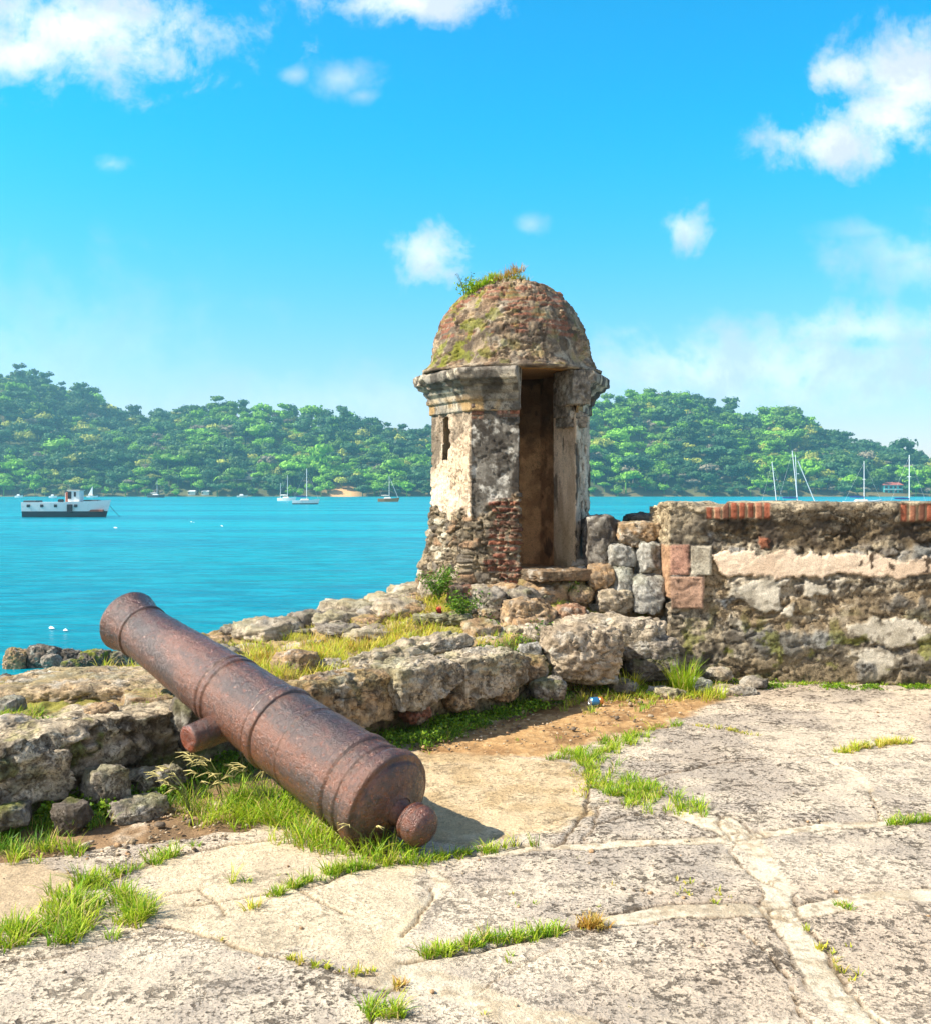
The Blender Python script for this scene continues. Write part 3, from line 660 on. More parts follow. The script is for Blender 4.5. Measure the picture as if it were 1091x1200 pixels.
# ------------------------------------------------------------------ cannon
def rust_mat():
    m, nt, bs, out = nodes('rusty_iron')
    co = N(nt, 'ShaderNodeTexCoord').outputs['Object']
    st = N(nt, 'ShaderNodeMapping', i_Vector=co, i_Scale=(1, 1, .22)).outputs[0]
    a = N(nt, 'ShaderNodeTexNoise', i_Vector=st, i_Scale=7.0, i_Detail=7.0, i_Roughness=.68).outputs[0]
    b = N(nt, 'ShaderNodeTexNoise', i_Vector=co, i_Scale=42.0, i_Detail=6.0, i_Roughness=.72).outputs[0]
    c = N(nt, 'ShaderNodeTexNoise', i_Vector=co, i_Scale=170.0, i_Detail=3.0, i_Roughness=.7).outputs[0]
    vo = N(nt, 'ShaderNodeTexVoronoi', i_Vector=co, i_Scale=75.0).outputs[0]
    k = MIX(nt, MR(nt, a, .36, .64), tuple(lin(116, 72, 48)), tuple(lin(70, 52, 43)))
    k = MIX(nt, MR(nt, b, .53, .66), k, tuple(lin(52, 42, 42)))
    k = MIX(nt, M2(nt, 'MULTIPLY', MR(nt, b, .46, .34), .75), k, tuple(lin(142, 82, 52)))
    k = MIX(nt, M2(nt, 'MULTIPLY', MR(nt, c, .60, .72), .25), k, tuple(lin(170, 150, 140)))
    at = N(nt, 'ShaderNodeAttribute', attribute_name='Col').outputs['Color']
    k = MIX(nt, 1.0, k, at, 'MULTIPLY')
    nt.links.new(k, bs.inputs['Base Color']); bs.inputs['Metallic'].default_value = .15
    nt.links.new(MR(nt, b, .38, .62, .20, .52), bs.inputs['Roughness']); bs.inputs['Specular IOR Level'].default_value = 1.0
    pit = MR(nt, vo, .0, .22, -1.0, 0.0)
    h = M2(nt, 'ADD', M2(nt, 'MULTIPLY', a, .8), M2(nt, 'ADD', M2(nt, 'MULTIPLY', b, 1.0), M2(nt, 'MULTIPLY', c, .35)))
    h = M2(nt, 'ADD', h, M2(nt, 'MULTIPLY', M2(nt, 'MULTIPLY', pit, MR(nt, a, .42, .6)), .5))
    nt.links.new(N(nt, 'ShaderNodeBump', i_Height=h, i_Strength=1.0, i_Distance=.009).outputs[0], bs.inputs['Normal'])
    return m
RUST = rust_mat()
def cannon():
    Bq = PD(456, 948, 4.92); Mq = PD(151, 728.5, 6.45)
    Bq[2] = max(Bq[2], .19)
    ax = Mq-Bq; L = float(np.linalg.norm(ax)); ax /= L
    tr = np.cross(ax, [0, 0, 1.0]); tr /= np.linalg.norm(tr); up = np.cross(tr, ax)      # tr points right of the muzzle direction
    tr = -tr                                                                              # towards the viewer's left
    if tr[1] > 0: tr = -tr
    a = R(-9); t2 = tr*math.cos(a)+up*math.sin(a); u2 = np.cross(ax, t2); 
    root = empty('cannon', Bq, 'rusty old iron cannon barrel lying propped on the low stone rampart', 'cannon')
    root.rotation_euler = Matrix(np.stack([t2, np.cross(ax, t2), ax], 1).tolist()).to_euler()
    R0 = .262
    def sample(pr, step=.008):
        pr = resample(pr, step); return pr[:, 0], pr[:, 1]
    def lathe(name, prof, n=160, tint=None, step=.008, amp=.0035):
        r, z = sample(prof, step); th = np.arange(n)*2*math.pi/n
        A, Rr = np.meshgrid(th, r, indexing='ij'); Z = np.repeat(z[None], n, 0)
        Rr = Rr*.97; P = np.stack([np.cos(A)*Rr, np.sin(A)*Rr, Z], -1)
        nz = fbm(P, 9, 4, 81)-.5; n2 = fbm(P, 40, 3, 82)-.5
        k = (amp*2*nz+amp*1.2*n2)*ss(0, .03, Rr)
        P[..., 0] += np.cos(A)*k; P[..., 1] += np.sin(A)*k
        wear = fbm(P*np.array([1, 1, .4]), 5, 4, 83)
        c = mix(np.array([1., 1, 1]), np.array([.72, .66, .66]), ss(.48, .62, wear))
        if tint is not None: c = c*tint
        return build(name, P.reshape(-1, 3), gridf(n, len(r), cu=True), RUST, col=c.reshape(-1, 3), parent=root)
    def ring(z, r, w, h): return [(r, z-w*.62), (r+h*.8, z-w*.5), (r+h, z-w*.2), (r+h, z+w*.2), (r+h*.8, z+w*.5), (r, z+w*.62)]
    s = L/2.4
    z = lambda q: q*s
    prof = [(.075, -.075), (.10, -.062), (.16, -.048), (.205, -.03), (.225, -.018), (.232, 0), (.262, .004), (.270, .02), (.270, .06), (.262, .082), (.246, .088), (.246, .115)]
    prof += ring(z(.145), .246, .03, .007)+[(.245, z(.20))]
    prof += ring(z(.245), .244, .045, .012)+[(.238, z(.55))]
    prof += [(.236, z(.56)), (.232, z(.562)), (.230, z(.60)), (.2335, z(.604)), (.231, z(.625))]
    prof += [(.229, z(.80))]+ring(z(.845), .227, .055, .014)+ring(z(.905), .222, .03, .006)+[(.217, z(1.10)), (.213, z(1.25))]
    prof += ring(z(1.30), .2125, .03, .008)+ring(z(1.355), .2105, .028, .006)+[(.205, z(1.42)), (.190, z(1.75)), (.172, z(2.12)), (.1695, z(2.20))]
    prof += ring(z(2.225), .170, .022, .009)+[(.173, z(2.25)), (.180, z(2.30)), (.191, z(2.355)), (.199, z(2.385)), (.203, z(2.40)), (.198, z(2.412)), (.170, z(2.42)), (.082, z(2.422)), (.078, z(2.40)), (.078, z(1.9)), (.0, z(1.88))]
    lathe('barrel', prof)
    kn = [(.074, -.07), (.064, -.085), (.058, -.105), (.060, -.125), (.074, -.138), (.088, -.144), (.096, -.158), (.094, -.166), (.087, -.171), (.094, -.178), (.100, -.20), (.098, -.225), (.086, -.25), (.062, -.268), (.03, -.278), (.0005, -.281)]
    lathe('cascabel_knob', kn[::-1], 72, np.array([1.12, .98, .92]), .006, .002)
    zt = z(1.17); DROP = -.10 if np.cross(ax, t2)[2] > 0 else .10
    for sg in (1, -1):
        n = 48; prof2 = resample([(.0, .36), (.060, .36), (.074, .352), (.078, .34), (.080, .20), (.084, .12)], .008); th = np.arange(n)*2*math.pi/n
        A, Rr = np.meshgrid(th, prof2[:, 0], indexing='ij'); H = np.repeat(prof2[None, :, 1], n, 0)
        P = np.stack([H*sg, np.cos(A)*Rr*sg+DROP, np.sin(A)*Rr+zt], -1)
        P += (fbm(P, 16, 4, 87)-.5)[..., None]*.012*np.array([1, 1, 1])
        rot = ss(.345, .358, H); c = mix(np.array([.75, .72, .74]), np.array([1.5, 1.05, .85]), rot)
        build('trunnion', P.reshape(-1, 3), gridf(n, len(prof2), cu=True), RUST, col=c.reshape(-1, 3), parent=root)
    vt = MB().tube([(0, .0, 0), (0, 0, .012)], [.011, .011], 12)
    return root, ax
CANNON, CAX = cannon()

# ------------------------------------------------------------------ sentry turret
TX, TY, TR = .464, 10.5, .81
DOORA = 25.5
def tv(a, r=TR): return np.array([TX+r*math.sin(R(a)), TY-r*math.cos(R(a))])
def turret():
    root = empty('sentry_turret', (TX, TY, .7), 'weathered domed stone sentry turret with an open doorway on the bay corner', 'sentry turret')
    loc = np.array([TX, TY, .7])
    z0, z1, zs = .50, 2.90, .93
    out = [tv(DOORA-22.5), np.array([.05, 9.80]), tv(DOORA-112.5), tv(DOORA-157.5), tv(DOORA-202.5), tv(DOORA-247.5), tv(DOORA-292.5), tv(DOORA+22.5)]   # clockwise seen from above, from the left door edge round the back to the right one
    th = .30; k = (TR-th/math.cos(R(22.5)))/TR
    cen = np.array([TX, TY])
    inn = [cen+(p-cen)*k for p in out]
    dn = np.array([math.sin(R(DOORA)), -math.cos(R(DOORA))])
    # door jambs run straight back from the edges
    ji0, ji1 = out[0]-dn*.30, out[-1]-dn*.42
    inn[0] = ji0+(np.array([-dn[1], dn[0]])*-.0); inn[-1] = ji1
    # closed loop, outward on the right of travel: left door edge -> back -> right door edge -> jamb -> inside back to the left
    loop = out+inn[::-1]
    nO = len(out)
    loop = np.array(loop)
    path = loop                                        # sweep() takes the right-hand side of travel as outward
    r = .011
    res = [r, r, r, .02, .03, .03, .014, .011]+[.016]*6+[.012, .012]
    res = []
    for i in range(len(loop)):
        res.append(r if i in (0, 1) else .02 if i in (2, 5) else .03 if i in (3, 4) else r if i in (6, 7) else .014)
    P, S, ns = sweep(path, np.stack([np.zeros(240), np.linspace(z0, z1, 240)], -1), True, res, True)
    # which segment each column belongs to
    cum = np.concatenate([[0], np.cumsum([np.linalg.norm(loop[(i+1) % len(loop)]-loop[i]) for i in range(len(loop))])])
    segi = np.clip(np.searchsorted(cum, S, 'right')-1, 0, len(loop)-1)
    Nn = np.concatenate([ns, np.zeros((len(ns), 1))], 1)[:, None]*np.ones((1, P.shape[1], 1))
    ORI = P.copy()
    X, Y, Z = P[..., 0], P[..., 1], P[..., 2]
    SEG = segi[:, None]*np.ones(Z.shape, int); Sg = S[:, None]*np.ones(Z.shape)
    outer = SEG < nO-1; jamb = (SEG == nO-1) | (SEG == len(loop)-1); inner = ~outer & ~jamb
    jl = SEG == len(loop)-1
    f1 = fbm(P, 3, 5, 101); f2 = fbm(P, 9, 5, 102); f3 = fbm(P, 40, 3, 103); f4 = fbm(P*np.array([1, 1, .3]), 5, 5, 104)
    # distance along each outer face, 0..1
    tt = np.zeros(Z.shape)
    for i in range(len(loop)):
        Ls = cum[i+1]-cum[i]; tt = np.where(SEG == i, (Sg-cum[i])/Ls, tt)
    # ---- surface masks
    rub_top = 1.60+.16*(f2-.5)*2+np.where(SEG == 0, .04-.16*tt, 0)-np.where(SEG >= 5, 1.6, 0)+np.where(SEG == 1, -.16*(1-tt)-.02, 0)
    rub = outer*ss(.02, -.02, Z-rub_top)
    rl, rg, rid = relief(P, .105, 21, .036, .42, (1.25, 1.25, .8))
    rc = stone_cols(rid, P, [lin(176, 160, 134), lin(150, 136, 114), lin(120, 110, 96), lin(196, 184, 160), lin(160, 128, 98), lin(104, 94, 82)], 22)
    rc = mix(rc, lin(150, 130, 102), rg*.7); rc = mix(rc, mix(lin(158, 140, 112), lin(92, 82, 68), ss(.42, .6, fbm(P, 16, 4, 107))), ss(.46, .58, fbm(P, 6, 4, 108))*.9)
    # plaster
    cream = mix(lin(232, 212, 188), lin(214, 192, 166), ss(.4, .6, f1))
    c = mix(cream, lin(160, 146, 124), ss(.40, .60, f4)); c = mix(c, lin(196, 164, 136), ss(.55, .66, f2)*.6)
    stain = ss(.50, .64, fbm(P*np.array([1, 1, .35]), 4.5, 6, 111)); spots = ss(.60, .66, fbm(P, 14, 4, 112))
    fr = (SEG == 0)                                     # grey face left of the door
    greyc = mix(lin(132, 126, 116), lin(92, 86, 78), ss(.38, .58, f2)); greyc = mix(greyc, lin(196, 190, 178), ss(.56, .66, fbm(P, 11, 5, 113))); greyc = mix(greyc, lin(66, 60, 54), ss(.55, .68, fbm(P*np.array([1, 1, .6]), 6, 5, 114)))
    c = mix(c, lin(92, 84, 74), np.clip(stain*.85, 0, 1)); c = mix(c, lin(70, 62, 54), spots*.7)
    c = np.where(fr[..., None], greyc, c)
    # sound bright patch on the left face, with a ragged curved top
    lf = SEG == 1                                       # tt runs from the grey face (0) to the far left (1)
    ptop = 2.30-.45*tt**1.3+.10*(f2-.5)
    pat = lf*ss(-.02, .02, ptop-Z)*(1-rub)
    c = mix(c, mix(lin(236, 212, 184), lin(222, 194, 162), ss(.4, .6, f1)), pat)
    flake = lf*(1-pat)*(1-rub); c = mix(c, mix(lin(206, 180, 150), lin(140, 122, 100), ss(.42, .6, f2)), flake*.55)
    # bricks: a course under the frieze and quoins below at the left door edge
    def bricks(mask, L=.20, h=.062):
        row = np.floor(Z/h); ph = Z/h-row; cx = Sg/L+.5*(row % 2); pc = cx-np.floor(cx)
        mort = np.maximum(1-ss(.10, .2, np.minimum(ph, 1-ph)*1.0), 1-ss(.02, .07, np.minimum(pc, 1-pc)))
        idn = _hash(np.floor(cx).astype(np.int64), row.astype(np.int64), (row*0).astype(np.int64), 5)
        bc = np.array(T_BRICK)[np.clip((idn*3).astype(int), 0, 2)]*(.8+.4*f2)[..., None]
        return mask*(1-mort), bc, mask*mort
    u0 = tt*(cum[1]-cum[0])                            # metres from the left door edge on the grey face
    q1 = fr*ss(.02, -.02, u0-.24-.10*(f2-.5)*3)*ss(.02, -.02, Z-1.62)*ss(.40, .46, fbm(P, 7, 4, 121)+.04)
    q2 = fr*ss(.02, -.02, u0-.21)*ss(.005, -.005, np.abs(Z-2.44)-.035)+fr*ss(.01, -.01, np.abs(u0-.42)-.09+.1*(f2-.5))*ss(.01, -.01, np.abs(Z-2.46)-.07)*ss(.4, .5, f2)
    q3 = (SEG == nO-2)*ss(.40, .5, f2+.05)*ss(.01, -.01, np.abs(Z-2.42)-.04)*ss(.03, -.03, tt*0+(1-tt)*.3-.2)
    bq, bc, bm = bricks(np.clip(q1+q2+q3, 0, 1))
    c = mix(c, rc, rub); c = mix(c, lin(150, 136, 114), bm*.8); c = mix(c, bc, bq*ss(.34, .44, f2)*.85); c = mix(c, lin(70, 62, 52), bq*ss(.56, .64, f1)*.6)
    # inside and jambs
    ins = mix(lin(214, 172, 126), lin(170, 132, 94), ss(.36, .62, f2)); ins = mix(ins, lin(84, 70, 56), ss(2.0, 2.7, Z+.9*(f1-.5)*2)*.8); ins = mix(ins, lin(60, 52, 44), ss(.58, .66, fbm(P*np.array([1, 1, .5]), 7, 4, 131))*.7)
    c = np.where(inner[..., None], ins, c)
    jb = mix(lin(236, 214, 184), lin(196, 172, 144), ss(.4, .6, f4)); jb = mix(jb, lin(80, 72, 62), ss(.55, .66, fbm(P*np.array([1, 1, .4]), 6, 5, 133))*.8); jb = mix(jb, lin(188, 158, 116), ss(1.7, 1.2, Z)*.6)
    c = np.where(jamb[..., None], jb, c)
    rf = (SEG == nO-2); c = mix(c, mix(lin(236, 218, 194), lin(206, 186, 162), ss(.4, .6, f2)), rf*(1-np.clip(stain+spots, 0, 1))*.8)
    frz = outer*ss(.01, -.01, 2.47-Z)*ss(.008, -.008, Z-2.9)          # frieze band under the cornice
    c = mix(c, mix(lin(150, 142, 130), lin(104, 96, 86), ss(.4, .6, f2)), frz*.6*(SEG == 0))
    c = mix(c, lin(206, 190, 160), frz*.5*(SEG == nO-2))
    # ---- relief
    pl = outer*(1-rub)
    d = rub*(rl+.030+.06*(f2-.5)+.03*(fbm(P, 22, 4, 109)-.5))+pl*(.008*(f1-.5)+.010*(f3-.5)*.6+pat*.014+.010*ss(.5, .44, f2)*(~fr)-.012*spots+.02*(f2-.5)*fr)
    d = d+bq*.004-bm*.008+frz*.018*(SEG == 0)+(~outer)*(.012*(f1-.5)+.006*(f3-.5))
    flare = np.where(lf | (SEG == 2), 1.0, np.where(SEG == 0, .30+.5*tt, 0))*outer
    d = d+flare*.17*ss(1.55, .55, Z)
    d = d*np.where(outer, ss(0, .05, np.minimum(1.0-0*Z, 1.0)), 1)
    edge = np.minimum(np.abs(Sg-cum[0]), np.abs(Sg-cum[nO-1]))
    P = P+Nn*d[..., None]
    pitm = np.where(outer, .55+.3*rub, .35)
    # ---- slit window through the left face
    nv = P.shape[1]; nu = P.shape[0]
    F = gridf(nu, nv, cu=True); iu = F[:, 0]//nv; iv = F[:, 0] % nv
    zc = np.linspace(z0, z1, nv)
    zlo, zhi = 2.0, 2.44
    # outer opening
    uo = np.where((segi == 1) & (S >= cum[1]+.52*(cum[2]-cum[1])) & (S <= cum[1]+.69*(cum[2]-cum[1])))[0]
    ii = len(loop)-3                                    # inner wall segment facing it
    iseg = [i for i in range(nO, len(loop)-1)]
    mid = P[uo].mean((0, 1))[:2]; fn = Nn[uo[0], 0, :2]
    cand = np.where((segi >= nO) & (segi < len(loop)-1))[0]
    rel = P[cand, 60, :2]-mid; tang = np.array([-fn[1], fn[0]])
    ok = (np.abs(rel@tang) < .19) & (np.linalg.norm(rel, axis=1) < .6)
    ui = cand[ok]
    vz = np.where((zc >= zlo) & (zc <= zhi))[0]
    vzi = np.where((zc >= 1.60) & (zc <= zhi))[0]           # the embrasure splays inwards and downwards
    def cut(us_, F, iu, iv, vz):
        return ~((iu >= us_[0]) & (iu < us_[-1]) & (iv >= vz[0]) & (iv < vz[-1]))
    keep = cut(uo, F, iu, iv, vz) & cut(ui, F, iu, iv, vzi); F = F[keep]
    def ringidx(us_, vz):
        return [(u_, vz[0]) for u_ in us_]+[(us_[-1], v_) for v_ in vz[1:]]+[(u_, vz[-1]) for u_ in us_[::-1][1:]]+[(us_[0], v_) for v_ in vz[::-1][1:-1]]
    ro, ri = ringidx(list(uo), vz), ringidx(list(ui)[::-1], vzi)
    po = np.array([P[a, b] for a, b in ro]); pi = np.array([P[a, b] for a, b in ri])
    def reloop(p, m):
        q = np.concatenate([p, p[:1]]); l = np.concatenate([[0], np.cumsum(np.linalg.norm(np.diff(q, axis=0), axis=1))]); t = np.linspace(0, l[-1], m, endpoint=False)
        return np.stack([np.interp(t, l, q[:, k]) for k in range(3)], -1)
    m_ = 160; A, B_ = reloop(po, m_), reloop(pi, m_)
    base = nu*nv; tun = np.concatenate([A, A*.5+B_*.5, B_]); TF = []
    for q in range(2):
        for j in range(m_): TF.append([base+q*m_+j, base+q*m_+(j+1) % m_, base+(q+1)*m_+(j+1) % m_, base+(q+1)*m_+j])
    V = np.concatenate([P.reshape(-1, 3), tun]); C = np.concatenate([c.reshape(-1, 3), np.repeat(lin(196, 168, 132)[None], len(tun), 0)]); Mk = np.concatenate([pitm.reshape(-1), np.full(len(tun), .4)])
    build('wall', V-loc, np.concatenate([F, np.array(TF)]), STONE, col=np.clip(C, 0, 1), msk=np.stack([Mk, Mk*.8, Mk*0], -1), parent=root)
    # ---- cornice: stepped moulding round the outside, broken by the doorway
    def cornice(pts, seed):
        prof = resample([(0, 2.46), (-.022, 2.47), (-.026, 2.56), (-.045, 2.57), (-.060, 2.63), (-.095, 2.66), (-.105, 2.695), (-.15, 2.715), (-.162, 2.745), (-.192, 2.755), (-.200, 2.80), (-.200, 2.84), (-.17, 2.866), (-.02, 2.885), (.12, 2.89)], .014)
        Q, s_, n_ = sweep(pts, prof, False, .014, True)
        nn = grid_normals(Q); a = fbm(Q, 10, 4, seed); b = fbm(Q, 30, 3, seed+1); chip = ss(.56, .7, fbm(Q, 5, 4, seed+2))
        Q = Q-nn*0+np.concatenate([n_, np.zeros((len(n_), 1))], 1)[:, None]*(.014*(a-.5)+.012*(b-.5)-.035*chip*ss(2.5, 2.7, Q[..., 2]))[..., None]
        Q[..., 2] += .012*(fbm(Q, 6, 3, seed+3)-.5)
        cc = mix(lin(160, 150, 134), lin(100, 92, 82), ss(.40, .60, a)); cc = mix(cc, lin(206, 190, 164), ss(.55, .66, fbm(Q, 8, 4, seed+5))); cc = mix(cc, lin(196, 158, 104), ss(.5, .62, fbm(Q, 4, 3, seed+6))*ss(2.66, 2.52, Q[..., 2])*.8)
        cc = mix(cc, lin(58, 54, 48), ss(.52, .62, fbm(Q, 7, 4, seed+7))*ss(2.62, 2.7, Q[..., 2])*.7)
        nU, nV = Q.shape[:2]; F = [gridf(nU, nV)]
        Vv = Q.reshape(-1, 3); ex = []; tri = []
        for e in (0, nU-1):
            cm = Q[e].mean(0); idx = len(Vv)+len(ex); ex.append(cm)
            for j in range(nV-1): tri.append([e*nV+j, e*nV+j+1, idx] if e == 0 else [e*nV+j+1, e*nV+j, idx])
            tri.append([e*nV+nV-1, e*nV, idx])
        Vv = np.concatenate([Vv, np.array(ex)]); cc = np.concatenate([cc.reshape(-1, 3), np.repeat(lin(150, 138, 120)[None], len(ex), 0)])
        build('cornice', Vv-loc, F+[np.array(tri)], STONE, col=np.clip(cc, 0, 1), msk=np.array([[.6, 0, 0]]), parent=root)
    e0 = out[0]-(out[1]-out[0])*.012; e1 = out[-1]-(out[-2]-out[-1])*.012
    cornice([e0]+out[1:-1]+[e1], 141)
    # small impost block inside the right door edge
    tdir = np.array([-dn[1], dn[0]]); 
    rock('impost', np.array([*(out[-1]-dn*.19-(out[-1]-out[0])/np.linalg.norm(out[-1]-out[0])*.02), 2.60])-loc, (.09, .26, .36), 151, rz=math.atan2(dn[1], dn[0])-R(90), parent=root, boxy=.95, cuts=2, amp=.03, tones=T_GREY, n=24, dark=.7)
    ft = (out[-2]-out[-1])/np.linalg.norm(out[-2]-out[-1])
    rock('capital', np.array([*(out[-1]+dn*-.03+ft*.03-(out[-1]-out[0])/np.linalg.norm(out[-1]-out[0])*.02), 2.70])-loc, (.20, .34, .34), 153, rz=math.atan2(dn[1], dn[0])-R(90), parent=root, boxy=.94, cuts=3, amp=.03, tones=T_GREY, n=26, dark=.6)
    rock('frieze_block', np.array([*(out[-1]+dn*-.13+ft*.07), 2.40])-loc, (.20, .32, .16), 154, rz=math.atan2(dn[1], dn[0])-R(90), parent=root, boxy=.94, cuts=3, amp=.03, tones=T_GREY, n=24, dark=.6)
    # ---- dome
    zr = np.array([(2.870, .70), (2.872, .93), (2.895, .935), (2.93, .885), (2.99, .848), (3.10, .818), (3.23, .785), (3.34, .752), (3.45, .70), (3.56, .628), (3.67, .53), (3.75, .425), (3.80, .33), (3.835, .20), (3.85, .10), (3.853, .0)])
    pr = resample(np.stack([zr[:, 1], zr[:, 0]], -1), .012); n = 440; th_ = np.arange(n)*2*math.pi/n
    A, Rr = np.meshgrid(th_, pr[:, 0], indexing='ij'); Zz = np.repeat(pr[None, :, 1], n, 0)
    oct_ = 1-.035*(1-np.cos(8*(A-R(DOORA)-math.pi/2)))*.5*ss(3.7, 2.9, Zz)
    Q = np.stack([np.cos(A)*Rr*oct_, np.sin(A)*Rr*oct_, Zz], -1)
    nn = np.stack([np.cos(A), np.sin(A), .2+1.2*ss(3.3, 3.85, Zz)], -1); nn /= np.linalg.norm(nn, axis=-1, keepdims=True)
    a = fbm(Q, 5, 5, 161); b = fbm(Q, 14, 4, 162); e = fbm(Q, 45, 3, 163)
    rl, rg, rid = relief(Q, .10, 25, .030, .35, (1.4, 1.4, .6))
    msk = (Zz > 2.9)
    Q = Q+nn*((.05*(a-.5)+.035*(b-.5)+.014*(e-.5)+rl*.7*ss(.35, .5, a))*msk)[..., None]
    cc = mix(lin(162, 142, 116), lin(116, 102, 86), ss(.38, .62, b)); cc = mix(cc, stone_cols(rid, Q, [lin(170, 140, 108), lin(140, 112, 88), lin(120, 104, 88), lin(182, 158, 126)], 165), ss(.40, .55, a)*.7)
    cc = mix(cc, lin(186, 172, 150), ss(.57, .68, fbm(Q, 9, 5, 166))*.7); cc = mix(cc, lin(74, 62, 52), ss(.55, .66, fbm(Q, 8, 5, 167))*.7)
    row = np.floor(Zz/.058); ph = Zz/.058-row; cx = A*Rr/.17+.5*(row % 2); pc = cx-np.floor(cx)
    brk = ss(.45, .55, fbm(Q+5, 3.2, 4, 168)+.13*np.exp(-((A-R(288))/.5)**2-((Zz-3.5)/.22)**2)*1.6-.02)*(ph > .18)*(ph < .86)*(pc > .06)*(_hash(np.floor(cx).astype(np.int64), row.astype(np.int64), (row*0).astype(np.int64), 9) > .35)*(Zz > 3.2)*(Zz < 3.8)
    cc = mix(cc, lin(150, 94, 72)*(.8+.5*b)[..., None], brk*.72)
    left = ss(.3, -.6, np.cos(A)+.1)
    mo = .8*ss(.58, .66, fbm(Q, 10, 4, 169)+.09*left)*(.30+.7*left); cc = mix(cc, mix(lin(152, 150, 40), lin(108, 118, 34), b), np.clip(mo*.9, 0, 1)*msk)
    cc = mix(cc, lin(190, 140, 76), (~msk)*(Rr < .80)*.8)
    build('dome', Q.reshape(-1, 3)+np.array([TX, TY, 0])-loc, [gridf(n, len(pr), cu=True)], STONE, col=np.clip(cc, 0, 1).reshape(-1, 3), msk=np.array([[.5, 0, 0]]), parent=root)
    # ceiling above the doorway and floor
    oc = np.array([cen+(p-cen)*.97 for p in [tv(DOORA-22.5+45*i) for i in range(8)]])
    for nm, zz, tk, cl in (('ceiling', 2.885, .05, lin(150, 120, 86)), ('floor', .92, .2, lin(150, 128, 100))):
        Vv = np.concatenate([np.c_[oc, np.full(8, zz)], np.c_[oc, np.full(8, zz-tk if nm == 'floor' else zz+tk)]]); 
        Fs = [[i, (i+1) % 8, 8+(i+1) % 8, 8+i] for i in range(8)]
        tr_ = [[0, i, i+1] for i in range(1, 7)]+[[8, 8+i+1, 8+i] for i in range(1, 7)]
        build(nm, Vv-loc, [np.array(Fs), np.array(tr_)], STONE, col=cl[None], msk=np.array([[.3, 0, 0]]), parent=root, smooth=False)
    dm = (out[0]+out[-1])/2+dn*.10
    rock('doorstep', np.array([dm[0]+dn[0]*.06, dm[1]+dn[1]*.06, .915])-loc, (.66, .62, .10), 171, rz=math.atan2(dn[1], dn[0])+R(90), parent=root, boxy=.92, cuts=4, amp=.03, tones=[lin(150, 124, 94), lin(130, 104, 78), lin(120, 104, 84)], n=26)
    rock('step_base', np.array([dm[0]+dn[0]*.02, dm[1]+dn[1]*.02, .70])-loc, (.74, .56, .36), 172, rz=math.atan2(dn[1], dn[0])+R(90), parent=root, boxy=.8, cuts=6, amp=.06, tones=T_WARM, n=30, moss=.3)
    return root, dn
TURRET, TDN = turret()

